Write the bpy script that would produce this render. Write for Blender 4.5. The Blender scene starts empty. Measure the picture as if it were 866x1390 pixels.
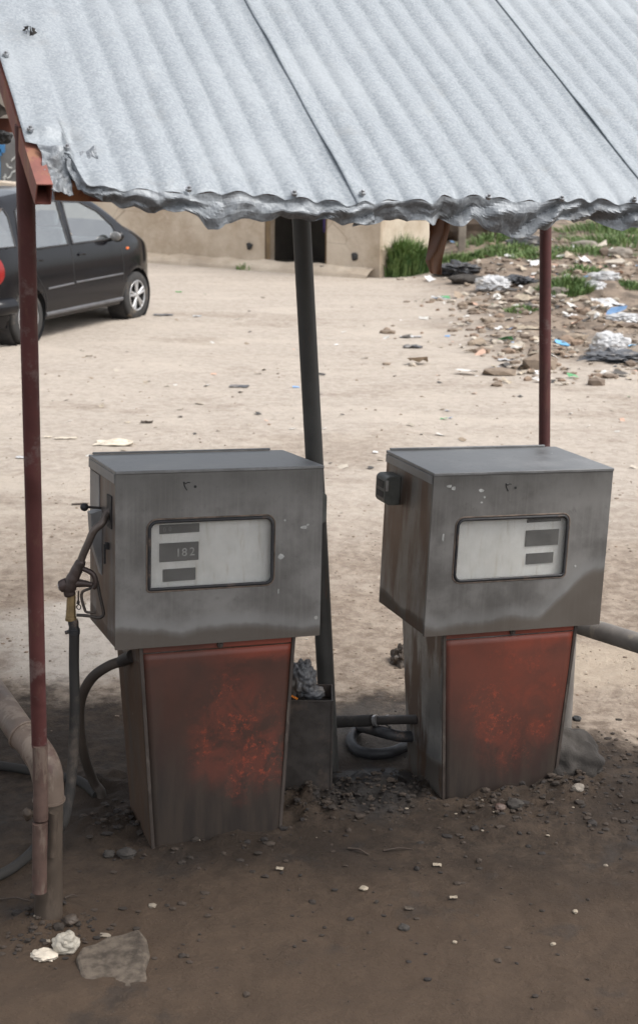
import bpy, bmesh, math, random
from mathutils import Vector, Matrix, Euler, noise
rnd = random.Random(7)
R = math.radians
V = Vector
# ------------------------------------------------------------------ scene
sc = bpy.context.scene
COL = sc.collection
sc.view_settings.view_transform = 'Standard'
sc.view_settings.look = 'None'
sc.view_settings.gamma = 1
sc.view_settings.exposure = 0.85
sc.cycles.max_bounces = 6
sc.cycles.transparent_max_bounces = 8
sc.cycles.use_denoising = True

# ------------------------------------------------------------------ camera
FPX, PITCH, ROLL, HC = 1900.0, R(12.5), R(0.8), 2.1
CP = V((0, 0, HC))
cF = V((0, math.cos(PITCH), -math.sin(PITCH)))
cU = V((0, math.sin(PITCH), math.cos(PITCH)))
cX = V((1, 0, 0))

def ray(px, py):
    dx, dy = px - 433.0, py - 650.0
    c, s = math.cos(ROLL), math.sin(ROLL)
    u = c * dx + s * dy
    v = -s * dx + c * dy
    return (cF * FPX + cX * u - cU * v).normalized()

def at(px, py, Y):
    d = ray(px, py)
    return CP + d * (Y / d.y)

cam_d = bpy.data.cameras.new('camera')
cam = bpy.data.objects.new('camera', cam_d)
COL.objects.link(cam)
rx = cX * math.cos(ROLL) + cU * math.sin(ROLL)
ux = cU * math.cos(ROLL) - cX * math.sin(ROLL)
m = Matrix((rx, ux, -cF)).transposed().to_4x4()
m.translation = CP
cam.matrix_world = m
cam_d.sensor_fit = 'VERTICAL'
cam_d.sensor_height = 36.0
cam_d.lens = FPX / 1390.0 * 36.0
cam_d.shift_y = -45.0 / 1390.0
cam_d.clip_end = 2000
cam_d.clip_start = 0.05
cam_d.dof.use_dof = True
cam_d.dof.focus_distance = 4.25
cam_d.dof.aperture_fstop = 6.3
sc.camera = cam

# ------------------------------------------------------------------ terrain
def sstep(a, b, x):
    t = min(1.0, max(0.0, (x - a) / (b - a)))
    return t * t * (3 - 2 * t)

def ghi(x, y):
    z = 0.03 * max(0.0, min(y, 45) - 5)
    # rubble bank on the right
    k = sstep(1.2, 4.0, x + 0.04 * (y - 14)) * sstep(14, 27, y)
    z += 0.45 * k
    z += 1.2 * sstep(25.5, 34, y) * sstep(2.0, 4.2, x)
    return z

def gz(x, y):
    z = ghi(x, y)
    n = noise.noise
    r = math.hypot(x, y - 5)
    if r < 14:
        a = 1 - r / 14
        z += 0.012 * n(V((x * 1.3, y * 1.3, 1))) * a
        if r < 6:
            w = sstep(6.0, 4.6, y)
            z += (0.007 + 0.006 * w) * n(V((x * 6, y * 6, 3)))
            z += 0.0035 * n(V((x * 19, y * 19, 5))) * (0.4 + w)
            z += 0.002 * n(V((x * 45, y * 45, 9))) * (0.3 + w)
    # mud heaped round the dispenser feet
    for bx, by, rr, hh in HEAPS:
        d = math.hypot(x - bx, y - by) / rr
        if d < 1:
            z += hh * (1 - d * d) ** 2 * (1 + 1.1 * n(V((x * 22, y * 22, 2))))
    k = sstep(1.2, 3.2, x + 0.04 * (y - 14)) * sstep(12, 15, y)
    if k > 0 and x < 14 and y < 40:
        z += k * (0.10 * n(V((x * 0.9, y * 0.9, 4))) + 0.08 * abs(n(V((x * 2.3, y * 2.3, 6)))) + 0.04 * n(V((x * 5, y * 5, 8))))
    return z

HEAPS = [(-0.66, 4.22, 0.22, 0.03), (-0.32, 4.10, 0.32, 0.018), (0.08, 4.42, 0.26, 0.04), (0.28, 4.50, 0.24, 0.035),
         (0.62, 4.42, 0.36, 0.03), (0.9, 4.55, 0.22, 0.04), (-0.76, 3.62, 0.2, 0.025), (-0.1, 4.33, 0.2, 0.04), (-0.72,4.5,.2,.03)]

def gr(px, py, dz=0.0):
    d = ray(px, py)
    p = CP.copy()
    t = 1.0
    z0 = None
    # march to the terrain
    step = 0.05
    while t < 120:
        q = CP + d * t
        if q.z <= ghi(q.x, q.y):
            lo, hi = t - step, t
            for _ in range(20):
                mid = (lo + hi) / 2
                q = CP + d * mid
                if q.z <= gz(q.x, q.y): hi = mid
                else: lo = mid
            q = CP + d * hi
            return V((q.x, q.y, gz(q.x, q.y) + dz))
        step = 0.02 + t * 0.005
        t += step
    return CP + d * 60

# ------------------------------------------------------------------ mesh builder
class MB:
    def __init__(s):
        s.v, s.f, s.sm = [], [], []
    def add(s, vs, fs, smooth=False):
        o = len(s.v)
        s.v += [V(p) for p in vs]
        s.f += [tuple(i + o for i in f) for f in fs]
        s.sm += [smooth] * len(fs)
        return s
    def box(s, a, b, M=None):
        x0, y0, z0 = a; x1, y1, z1 = b
        vs = [V(p) for p in ((x0,y0,z0),(x1,y0,z0),(x1,y1,z0),(x0,y1,z0),(x0,y0,z1),(x1,y0,z1),(x1,y1,z1),(x0,y1,z1))]
        if M is not None: vs = [M @ p for p in vs]
        return s.add(vs, [(0,3,2,1),(4,5,6,7),(0,1,5,4),(1,2,6,5),(2,3,7,6),(3,0,4,7)])
    def hexa(s, lo, hi):
        """two 4-point loops"""
        return s.add(list(lo) + list(hi), [(0,3,2,1),(4,5,6,7),(0,1,5,4),(1,2,6,5),(2,3,7,6),(3,0,4,7)])
    def beam(s, p, q, w, h, up=V((0,0,1)), hollow=False):
        p, q = V(p), V(q)
        d = (q - p).normalized()
        x = d.cross(up).normalized()
        z = x.cross(d).normalized()
        def ring(c, w, h): return [c + x*w/2*a + z*h/2*b for a, b in ((-1,-1),(1,-1),(1,1),(-1,1))]
        if not hollow:
            return s.hexa(ring(p, w, h), ring(q, w, h))
        t = 0.0025
        o0, o1, i0, i1 = ring(p,w,h), ring(q,w,h), ring(p,w-2*t,h-2*t), ring(q,w-2*t,h-2*t)
        vs = o0 + o1 + i0 + i1
        fs = []
        for k in range(4):
            l = (k+1) % 4
            fs += [(k, l, 4+l, 4+k), (8+l, 8+k, 12+k, 12+l), (l, k, 8+k, 8+l), (4+k, 4+l, 12+l, 12+k)]
        return s.add(vs, fs)
    def tube(s, pts, r, n=12, cap=True, smooth=True, ov=None):
        pts = [V(p) for p in pts]
        if not isinstance(r, (list, tuple)): r = [r] * len(pts)
        ref = None
        rings = []
        for i, p in enumerate(pts):
            d = (pts[min(i+1, len(pts)-1)] - pts[max(i-1, 0)])
            d = d.normalized() if d.length > 1e-9 else V((0,0,1))
            if ref is None:
                ref = d.orthogonal().normalized() if ov is None else (V(ov) - d * V(ov).dot(d)).normalized()
            ref = (ref - d * ref.dot(d)).normalized()
            b = d.cross(ref)
            rings.append([p + (ref * math.cos(2*math.pi*k/n) + b * math.sin(2*math.pi*k/n)) * r[i] for k in range(n)])
        vs = [q for g in rings for q in g]
        fs = []
        for i in range(len(pts)-1):
            for k in range(n):
                l = (k+1) % n
                fs.append((i*n+k, i*n+l, (i+1)*n+l, (i+1)*n+k))
        s.add(vs, fs, smooth)
        if cap:
            s.add(rings[0], [tuple(range(n-1, -1, -1))]); s.add(rings[-1], [tuple(range(n))])
        return s
    def grid(s, P, nu, nv, smooth=True, closed=False):
        vs = [P(i, j) for j in range(nv) for i in range(nu)]
        fs = [(j*nu+i, j*nu+i+1, (j+1)*nu+i+1, (j+1)*nu+i) for j in range(nv-1) for i in range(nu-1)]
        return s.add(vs, fs, smooth)
    def prism(s, poly, depth_vec, smooth=False):
        n = len(poly); poly = [V(p) for p in poly]; dv = V(depth_vec)
        vs = poly + [p + dv for p in poly]
        fs = [tuple(range(n)), tuple(range(2*n-1, n-1, -1))] + [(k, n+k, n+(k+1)%n, (k+1)%n) for k in range(n)]
        return s.add(vs, fs, smooth)
    def blob(s, c, size, seed, sub=2, rough=0.3, fr=2.0, ridge=False, M=None, smooth=False, flat=None):
        bm = bmesh.new()
        bmesh.ops.create_icosphere(bm, subdivisions=sub, radius=1)
        c = V(c); vs = []
        for v in bm.verts:
            p = v.co.copy()
            q = p * fr + V((seed * 3.17, seed * 1.3, seed * 7.7))
            k = noise.noise(q) + 0.5 * noise.noise(q * 2.1)
            if ridge: k = 1.2 * abs(k) + 0.4 * abs(noise.noise(q * 3.3)) - 0.25
            p = p * (1 + rough * k)
            p = V((p.x * size[0], p.y * size[1], p.z * size[2]))
            if M is not None: p = M @ p
            if flat is not None and p.z < flat: p.z = flat
            vs.append(c + p)
        fs = [tuple(v.index for v in f.verts) for f in bm.faces]
        bm.free()
        return s.add(vs, fs, smooth)
    def build(s, name, mat, parent=None, bevel=0, local=False):
        me = bpy.data.meshes.new(name)
        vs = s.v
        if parent is not None and not local:
            inv = MW[parent.name].inverted()
            vs = [inv @ p for p in vs]
        org = V((0,0,0))
        if parent is None and vs:
            # origin at the base centre of the thing
            xs = [p.x for p in vs]; ys = [p.y for p in vs]; zs = [p.z for p in vs]
            if not s_keep[0]:
                org = V(((min(xs)+max(xs))/2, (min(ys)+max(ys))/2, min(zs)))
                vs = [p - org for p in vs]
        me.from_pydata([tuple(p) for p in vs], [], s.f)
        me.polygons.foreach_set('use_smooth', s.sm)
        bm = bmesh.new(); bm.from_mesh(me)
        bmesh.ops.recalc_face_normals(bm, faces=bm.faces) if not s_keep[0] else None
        bm.to_mesh(me); bm.free()
        me.materials.append(mat)
        o = bpy.data.objects.new(name, me)
        o.location = org
        COL.objects.link(o)
        if parent is not None:
            o.parent = parent
        MW[o.name] = Matrix.Translation(org) if parent is None else (MW[parent.name].copy())
        if bevel:
            b = o.modifiers.new('bevel', 'BEVEL'); b.width = bevel; b.segments = 2; b.limit_method = 'ANGLE'; b.angle_limit = R(40)
        return o
s_keep = [False]
MW = {}

def tag(o, label=None, cat=None, group=None, kind=None):
    if label: o['label'] = label
    if cat: o['category'] = cat
    if group: o['group'] = group
    if kind: o['kind'] = kind
    return o

def thing(name, M, label, cat, group=None):
    o = bpy.data.objects.new(name, None)
    o.empty_display_size = 0.1
    if not isinstance(M, Matrix): M = Matrix.Translation(V(M))
    o.matrix_world = M
    COL.objects.link(o)
    MW[o.name] = M.copy()
    return tag(o, label, cat, group)

def smooth_path(pts, n=8):
    pts = [V(p) for p in pts]
    out = []
    for i in range(len(pts)-1):
        p0 = pts[max(i-1,0)]; p1 = pts[i]; p2 = pts[i+1]; p3 = pts[min(i+2,len(pts)-1)]
        for k in range(n):
            t = k / n
            out.append(0.5*((2*p1)+(p2-p0)*t+(2*p0-5*p1+4*p2-p3)*t*t+(3*p1-p0-3*p2+p3)*t**3))
    out.append(pts[-1])
    return out

# ------------------------------------------------------------------ materials
class NT:
    def __init__(s, name):
        s.m = bpy.data.materials.new(name); s.m.use_nodes = True
        s.t = s.m.node_tree; s.n = s.t.nodes; s.l = s.t.links
        s.bsdf = s.n['Principled BSDF']
    def node(s, typ, **kw):
        n = s.n.new(typ)
        for k, v in kw.items(): setattr(n, k, v)
        return n
    def link(s, a, b): s.l.new(a, b)
    def coord(s, world=False):
        return s.node('ShaderNodeNewGeometry').outputs['Position'] if world else s.node('ShaderNodeTexCoord').outputs['Object']
    def mapping(s, vec, scale=(1,1,1), loc=(0,0,0)):
        n = s.node('ShaderNodeMapping'); n.inputs['Scale'].default_value = scale; n.inputs['Location'].default_value = loc
        s.link(vec, n.inputs['Vector']); return n.outputs[0]
    def noise(s, vec, scale, detail=6, rough=0.6, dist=0):
        n = s.node('ShaderNodeTexNoise'); n.inputs['Scale'].default_value = scale
        n.inputs['Detail'].default_value = detail; n.inputs['Roughness'].default_value = rough; n.inputs['Distortion'].default_value = dist
        s.link(vec, n.inputs['Vector']); return n.outputs['Fac']
    def voronoi(s, vec, scale, feature='F1', out='Distance'):
        n = s.node('ShaderNodeTexVoronoi', feature=feature); n.inputs['Scale'].default_value = scale
        s.link(vec, n.inputs['Vector']); return n.outputs[out]
    def ramp(s, fac, stops, interp='LINEAR'):
        n = s.node('ShaderNodeValToRGB'); n.color_ramp.interpolation = interp
        el = n.color_ramp.elements
        while len(el) < len(stops): el.new(0.5)
        for e, (p, c) in zip(el, stops):
            e.position = p
            if not isinstance(c, (tuple, list)): c = (c, c, c)
            e.color = (*c, 1)
        s.link(fac, n.inputs['Fac']); return n.outputs['Color']
    def math(s, op, a, b=None, c=None, clamp=False):
        n = s.node('ShaderNodeMath', operation=op); n.use_clamp = clamp
        for i, q in enumerate((a, b, c)):
            if q is None: continue
            if isinstance(q, (int, float)): n.inputs[i].default_value = q
            else: s.link(q, n.inputs[i])
        return n.outputs[0]
    def mr(s, v, a, b, c=0, d=1, smooth=True):
        n = s.node('ShaderNodeMapRange'); n.interpolation_type = 'SMOOTHSTEP' if smooth else 'LINEAR'
        for i, q in enumerate((v, a, b, c, d)):
            if isinstance(q, (int, float)): n.inputs[i].default_value = q
            else: s.link(q, n.inputs[i])
        return n.outputs[0]
    def mix(s, f, a, b, mode='MIX'):
        n = s.node('ShaderNodeMix', data_type='RGBA', blend_type=mode)
        for i, q in ((0, f), (6, a), (7, b)):
            if isinstance(q, (int, float)): n.inputs[i].default_value = q
            elif isinstance(q, tuple): n.inputs[i].default_value = (*q, 1)
            else: s.link(q, n.inputs[i])
        return n.outputs[2]
    def sep(s, vec):
        n = s.node('ShaderNodeSeparateXYZ'); s.link(vec, n.inputs[0]); return n.outputs
    def bump(s, h, strength=0.3, dist=0.01, prev=None):
        n = s.node('ShaderNodeBump'); n.inputs['Strength'].default_value = strength; n.inputs['Distance'].default_value = dist
        s.link(h, n.inputs['Height'])
        if prev is not None: s.link(prev, n.inputs['Normal'])
        return n.outputs[0]
    def out(s, col=None, rough=None, metal=None, normal=None, spec=None):
        for q, k in ((col,'Base Color'),(rough,'Roughness'),(metal,'Metallic'),(normal,'Normal'),(spec,'Specular IOR Level')):
            if q is None: continue
            if isinstance(q, (int, float)): s.bsdf.inputs[k].default_value = q
            elif isinstance(q, tuple): s.bsdf.inputs[k].default_value = (*q, 1)
            else: s.link(q, s.bsdf.inputs[k])
        return s.m

def simple(name, col, rough=0.7, metal=0, var=0.25, scale=12, bump=0.15, bdist=0.003, dirt=None, dirt_amt=0.4):
    t = NT(name); c = t.coord()
    n = t.noise(c, scale)
    base = t.mix(t.mr(n, 0.3, 0.7), tuple(x*(1-var) for x in col), tuple(min(1, x*(1+var)) for x in col))
    if dirt:
        n2 = t.noise(t.mapping(c, loc=(4,7,1)), scale*0.45, 8, 0.7)
        base = t.mix(t.mr(n2, 0.62-dirt_amt*0.3, 0.70), base, dirt)
    r = t.mr(t.noise(c, scale*2), 0.3, 0.7, rough-0.08, min(1, rough+0.1))
    nb = t.bump(t.noise(c, scale*4, 8), bump, bdist)
    return t.out(base, r, metal, nb)

def ground_mat():
    t = NT('earth'); c = t.coord(True)
    x, y, z = t.sep(c)
    big = t.noise(c, 0.5, 5); med = t.noise(c, 2.3, 8, 0.65); fine = t.noise(c, 14, 10, 0.72); vf = t.noise(c, 70, 6, 0.7)
    streak = t.noise(t.mapping(c, (0.45, 1.1, 1)), 1.4, 8, 0.6, 0.4)
    streak2 = t.noise(t.mapping(c, (0.30, 1.9, 1), (3,1,0)), 1.0, 8, 0.65, 0.3)
    sand = t.mix(t.mr(fine, 0.32, 0.66), (0.38,0.325,0.27), (0.49,0.43,0.365))
    sand = t.mix(t.mr(streak, 0.45, 0.68, 0, 0.7), sand, (0.53,0.465,0.39))
    brown = t.mix(t.mr(fine, 0.35, 0.65), (0.175,0.128,0.093), (0.34,0.275,0.213))
    pebb = t.voronoi(c, 36)
    # brown tracked band between the forecourt and the open yard
    ymid = t.math('ADD', y, t.math('MULTIPLY', t.math('SUBTRACT', med, 0.5), 1.4))
    ymid = t.math('ADD', ymid, t.math('MULTIPLY', t.math('SUBTRACT', streak2, 0.5), 3.4))
    bm = t.mr(ymid, 6.2, 9.2, 0.9, 0.05)
    far_str = t.math('MULTIPLY', t.mr(streak2, 0.50, 0.72, 0, 0.5), t.mr(y, 8.0, 14.0, 1.0, 0.45))
    pat = t.math('MULTIPLY', t.mr(t.noise(t.mapping(c, (0.55,0.8,1), (8,2,0)), 0.7, 9, 0.68), 0.50, 0.64), t.mr(y, 15, 22, 0.55, 0.2))
    bm = t.math('MAXIMUM', bm, t.math('MAXIMUM', far_str, pat))
    col = t.mix(bm, sand, brown)
    # chalky dust patch
    px = t.math('DIVIDE', t.math('SUBTRACT', x, -0.95), 0.62); py = t.math('DIVIDE', t.math('SUBTRACT', y, 6.0), 0.55)
    dd = t.math('ADD', t.math('MULTIPLY', px, px), t.math('MULTIPLY', py, py))
    dd = t.math('ADD', dd, t.math('MULTIPLY', t.math('SUBTRACT', med, 0.5), 2.6))
    dust = t.math('MULTIPLY', t.mr(dd, 0.2, 1.3, 1, 0), t.mr(fine, 0.3, 0.55, 0.5, 1))
    col = t.mix(dust, col, (0.50,0.445,0.385))
    px = t.math('DIVIDE', t.math('SUBTRACT', x, 1.35), 0.65); py = t.math('DIVIDE', t.math('SUBTRACT', y, 5.75), 0.35)
    dd = t.math('ADD', t.math('MULTIPLY', px, px), t.math('MULTIPLY', py, py))
    dd = t.math('ADD', dd, t.math('MULTIPLY', t.math('SUBTRACT', med, 0.5), 2.6))
    col = t.mix(t.mr(dd, 0.2, 1.3, 0.6, 0), col, (0.46,0.38,0.29))
    # rubble area: darker, redder earth
    xr = t.math('ADD', x, t.math('MULTIPLY', t.math('SUBTRACT', y, 14), 0.04))
    rb = t.math('MULTIPLY', t.mr(t.math('ADD', xr, t.math('MULTIPLY', t.math('SUBTRACT', big, 0.5), 2.5)), 1.2, 2.6),
                t.mr(t.math('ADD', y, t.math('MULTIPLY', t.math('SUBTRACT', big, 0.5), 3)), 12.5, 16))
    rubc = t.mix(t.mr(t.noise(c, 3.2, 10, 0.75), 0.4, 0.6), (0.10,0.076,0.056), (0.28,0.215,0.16))
    col = t.mix(t.math('MULTIPLY', rb, 0.92), col, rubc)
    # oil-soaked forecourt, its colours darkened further for the canopy's shade
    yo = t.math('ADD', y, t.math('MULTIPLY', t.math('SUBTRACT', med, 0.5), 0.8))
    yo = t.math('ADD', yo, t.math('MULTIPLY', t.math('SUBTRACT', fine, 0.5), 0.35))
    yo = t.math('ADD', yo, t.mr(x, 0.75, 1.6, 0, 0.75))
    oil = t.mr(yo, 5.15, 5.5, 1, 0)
    oil_shade = t.mix(t.mr(fine, 0.35, 0.62), (0.026,0.0185,0.013), (0.064,0.045,0.031))
    oil_shade = t.mix(t.mr(med, 0.42, 0.60, 0, 0.8), oil_shade, (0.030,0.0205,0.0140))
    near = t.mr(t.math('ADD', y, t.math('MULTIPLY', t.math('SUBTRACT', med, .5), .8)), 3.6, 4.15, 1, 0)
    oil_shade = t.mix(t.math('MULTIPLY', near, 0.6), oil_shade, (0.090,0.060,0.039))
    # dry grey film between the dispensers
    gx = t.math('DIVIDE', t.math('SUBTRACT', x, 0.25), 0.5); gy = t.math('DIVIDE', t.math('SUBTRACT', y, 5.0), 0.3)
    gg = t.math('ADD', t.math('MULTIPLY', gx, gx), t.math('MULTIPLY', gy, gy))
    oil_shade = t.mix(t.mr(t.math('ADD', gg, t.math('MULTIPLY', t.math('SUBTRACT', med, .5), 2)), 0.2, 1.2, 0.7, 0), oil_shade, (0.105,0.092,0.080))
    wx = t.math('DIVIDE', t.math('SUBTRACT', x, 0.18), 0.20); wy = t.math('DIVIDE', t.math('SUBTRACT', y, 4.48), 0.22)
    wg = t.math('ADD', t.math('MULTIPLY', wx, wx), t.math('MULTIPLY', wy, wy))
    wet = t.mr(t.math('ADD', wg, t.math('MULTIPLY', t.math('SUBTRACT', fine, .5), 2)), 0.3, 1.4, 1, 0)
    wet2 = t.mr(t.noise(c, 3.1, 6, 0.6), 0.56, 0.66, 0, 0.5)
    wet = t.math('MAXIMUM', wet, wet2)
    oil_shade = t.mix(wet, oil_shade, (0.020,0.017,0.015))
    col = t.mix(oil, col, oil_shade)
    grit = t.mr(t.voronoi(c, 55), 0.05, 0.22, 1, 0)
    gsel = t.mr(t.noise(c, 9, 4), 0.5, 0.62)
    grit = t.math('MULTIPLY', grit, gsel)
    col = t.mix(t.math('MULTIPLY', grit, t.mr(oil, 0, 1, 0.40, 0.06)), col, (0.55,0.50,0.43))
    g2 = t.math('MULTIPLY', t.mr(t.voronoi(t.mapping(c, loc=(3,2,0)), 31), 0.05, 0.2, 1, 0), t.mr(t.noise(c, 5, 4), 0.5, 0.6))
    col = t.mix(t.math('MULTIPLY', g2, 0.55), col, t.mix(0.5, col, (0.06,0.045,0.035)))
    h = t.math('ADD', t.math('MULTIPLY', med, 1.0), t.math('ADD', t.math('MULTIPLY', fine, 0.5), t.math('MULTIPLY', vf, 0.12)))
    h = t.math('ADD', h, t.math('MULTIPLY', grit, 0.10))
    nb = t.bump(h, 0.8, 0.04)
    rough = t.mix(t.math('MULTIPLY', wet, oil), (0.93,0.93,0.93), (0.42,0.42,0.42))
    return t.out(col, rough, 0, nb, 0.35)

def zinc_mat():
    t = NT('galvanised_sheet'); c = t.coord()
    sp = t.voronoi(c, 230, out='Color'); sx = t.sep(sp)[0]
    n = t.noise(c, 3, 8, 0.65); n2 = t.noise(c, 260, 3, 0.6)
    col = t.mix(sx, (0.248,0.272,0.290), (0.355,0.383,0.405))
    col = t.mix(t.mr(n, 0.45, 0.7, 0, 0.4), col, (0.42,0.445,0.46))
    n3 = t.noise(t.mapping(c, (1,1,1), (5,3,2)), 9, 10, 0.72)
    col = t.mix(t.mr(n3, 0.56, 0.68, 0, 0.35), col, (0.27,0.275,0.27))
    col = t.mix(t.mr(n2, 0.6, 0.75, 0, 0.35), col, (0.24,0.26,0.275))
    nb = t.bump(t.noise(c, 7, 3, 0.5), 0.3, 0.010)
    rough = t.mr(sx, 0, 1, 0.48, 0.62)
    return t.out(col, rough, 0.15, nb, 0.4)

def lip_mat():
    t = NT('crumpled_zinc'); c = t.coord()
    sx = t.sep(t.voronoi(c, 170, out='Color'))[0]
    col = t.mix(sx, (0.20,0.215,0.23), (0.29,0.31,0.325))  # darker than the roof zinc: the eave's shade is in the colour
    n3 = t.noise(c, 11, 10, 0.72)
    col = t.mix(t.mr(n3, 0.5, 0.65, 0, 0.55), col, (0.12,0.118,0.115))
    nb = t.bump(t.noise(c, 26, 6, 0.6), 0.5, 0.006)
    return t.out(col, 0.5, 0.25, nb)

def steel_mat(name, seed, base=(0.215,0.208,0.198), stain_right=False, brown_amt=0.0, zs=-0.49):
    """bare sheet steel of a dispenser head; object coordinates are the dispenser's own"""
    t = NT(name); c = t.coord(); cc = t.mapping(c, loc=(seed, seed*2, 0))
    x, y, z = t.sep(c)
    n1 = t.noise(cc, 5, 8, 0.65); n2 = t.noise(t.mapping(c, (26,26,0.8), (seed,0,0)), 3, 8, 0.65); n3 = t.noise(cc, 30, 8, 0.7)
    col = t.mix(t.mr(n1, 0.35, 0.68), tuple(b*0.72 for b in base), tuple(b*1.25 for b in base))
    col = t.mix(t.mr(n2, 0.45, 0.72, 0, 0.40), col, (0.27,0.265,0.25))
    col = t.mix(t.mr(n3, 0.55, 0.75, 0, 0.4), col, (0.075,0.07,0.065))
    # grime washed to the lower edge, with a drying line
    zz = t.math('ADD', z, t.math('MULTIPLY', t.math('SUBTRACT', t.noise(t.mapping(c, (1,1,0.3), (seed+2,0,0)), 4.0, 4, 0.5), 0.5), 0.12))
    if stain_right:
        zz = t.math('SUBTRACT', zz, t.mr(x, 0.40, 0.64, 0, 0.16))
    ln = t.math('MULTIPLY', t.mr(zz, zs-0.012, zs+0.0), t.mr(zz, zs+0.004, zs+0.05, 1, 0))
    col = t.mix(t.math('MULTIPLY', ln, 0.5), col, (0.30,0.30,0.295))
    col = t.mix(t.mr(zz, zs-0.03, zs+0.004, 0.75, 0), col, (0.115,0.092,0.072))
    # darker towards the top edge
    tp = t.math('ADD', z, t.math('MULTIPLY', t.math('SUBTRACT', n1, 0.5), 0.12))
    col = t.mix(t.mr(tp, -0.14, -0.01, 0, 0.45), col, (0.095,0.094,0.088))
    if brown_amt:
        col = t.mix(t.mr(t.noise(t.mapping(c, (2,6,1.2), (seed+9,0,0)), 2.4, 8, 0.6), 0.5-0.25*brown_amt, 0.62, 0, 0.85), col, (0.135,0.082,0.053))
    # small white paint chips
    v = t.voronoi(t.mapping(c, (1,1,1), (seed*1.7,0,0.3)), 9)
    chip = t.math('MULTIPLY', t.mr(t.math('ADD', v, t.math('MULTIPLY', n3, 0.06)), 0.075, 0.09, 1, 0), t.mr(t.noise(cc, 4, 2), 0.52, 0.56))
    col = t.mix(t.math('MULTIPLY', chip, 0.7), col, (0.5,0.5,0.47))
    rough = t.mr(n1, 0.3, 0.7, 0.38, 0.58)
    rough = t.math('ADD', rough, t.mr(zz, zs-0.012, zs, 0.25, 0))
    nb = t.bump(t.noise(cc, 3.0, 4, 0.5), 0.25, 0.012)
    nb = t.bump(n3, 0.12, 0.001, nb)
    return t.out(col, rough, 0.55, nb)

def orange_mat(name, seed, keep=0.5):
    t = NT(name); c = t.coord(); cc = t.mapping(c, loc=(seed, 0, seed))
    x, y, z = t.sep(c)
    n1 = t.noise(cc, 4.2, 8, 0.62); n2 = t.noise(cc, 22, 10, 0.75); n3 = t.noise(t.mapping(cc, (7,7,1)), 3, 8, 0.6)
    n4 = t.noise(cc, 9, 10, 0.7, 0.6)
    left = seed < 1.5
    grime_shade = t.mix(t.mr(n3, 0.35, 0.65), (0.022,0.0165,0.0135), (0.040,0.029,0.022))
    paint = t.mix(t.mr(n1, 0.3, 0.7), (0.052,0.025,0.018) if left else (0.092,0.033,0.023), (0.085,0.033,0.022) if left else (0.145,0.043,0.028))
    g = t.math('ADD', t.math('MULTIPLY', n1, 0.30), t.math('ADD', t.math('MULTIPLY', n3, 0.25), t.math('MULTIPLY', n2, 0.15)))
    ex = t.math('DIVIDE', t.math('SUBTRACT', x, 0.37), 0.25); ex = t.math('MULTIPLY', ex, ex)
    g = t.math('ADD', g, t.math('MULTIPLY', ex, 0.16))
    g = t.math('ADD', g, t.mr(z, -1.16, -0.62, 0.62, 0.0, False))  # darker towards the foot: grime, with shade painted into the same gradient
    col = t.mix(t.mr(g, 0.42, 0.98), paint, grime_shade)
    # bright paint still showing where the grime has been rubbed off
    xo, zo, xr_, zr_ = (0.40, -0.86, 0.17, 0.24) if left else (0.36, -0.82, 0.19, 0.24)
    fx2 = t.math('DIVIDE', t.math('SUBTRACT', x, xo), xr_); fz2 = t.math('DIVIDE', t.math('SUBTRACT', z, zo), zr_)
    rub = t.mr(t.math('ADD', t.math('ADD', t.math('MULTIPLY', fx2, fx2), t.math('MULTIPLY', fz2, fz2)), t.math('MULTIPLY', t.math('SUBTRACT', n1, 0.5), 2.2)), 0.1, 1.3, 1, 0)
    col = t.mix(t.math('MULTIPLY', rub, t.mr(n4, 0.40, 0.62, 0.0, 0.42)), col, (0.20,0.044,0.025))
    fl = t.math('MULTIPLY', t.mr(t.noise(cc, 46, 12, 0.82, 0.0), 0.50, 0.62), rub)
    col = t.mix(t.math('MULTIPLY', fl, t.mr(t.noise(cc, 8, 5, 0.6, 0.5), 0.45, 0.60, 0.05, 0.65)), col, (0.38,0.066,0.030))
    tps = t.math('MULTIPLY', t.mr(t.math('ADD', z, t.math('MULTIPLY', t.math('SUBTRACT', n4, 0.5), 0.10)), -0.64, -0.57, 0, 0.75), t.mr(t.math('ADD', x, t.math('MULTIPLY', n1, 0.2)), 0.32, 0.6, 0.25, 1.0))
    col = t.mix(tps, col, (0.27,0.055,0.030))
    g = t.math('MULTIPLY', g, 0.9)
    rough = t.mr(g, 0.5, 0.8, 0.5, 0.75)
    nb = t.bump(t.noise(cc, 3.5, 5), 0.2, 0.01)
    nb = t.bump(n2, 0.2, 0.0012, nb)
    return t.out(col, rough, 0.0, nb, 0.4)

def rust_paint(name, col=(0.16,0.045,0.035), rustc=(0.20,0.085,0.045), amt=0.4, scale=14, grey=None, top=None):
    t = NT(name); c = t.coord()
    n1 = t.noise(c, scale, 8, 0.65); n2 = t.noise(t.mapping(c, (1,1,0.25)), scale*1.8, 8, 0.7); n3 = t.noise(c, scale*6, 6, 0.7)
    b = t.mix(t.mr(n1, 0.3, 0.7), tuple(q*0.75 for q in col), tuple(q*1.25 for q in col))
    b = t.mix(t.mr(n2, 0.66-0.3*amt, 0.76-0.3*amt), b, rustc)
    if grey:
        b = t.mix(t.mr(t.noise(t.mapping(c, loc=(3,8,1)), scale*0.8, 8, 0.7), 0.55, 0.64, 0, 0.8), b, grey)
    nb = t.bump(n3, 0.25, 0.0015)
    return t.out(b, t.mr(n1, 0.3, 0.7, 0.5, 0.75), 0.0, nb)

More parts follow.
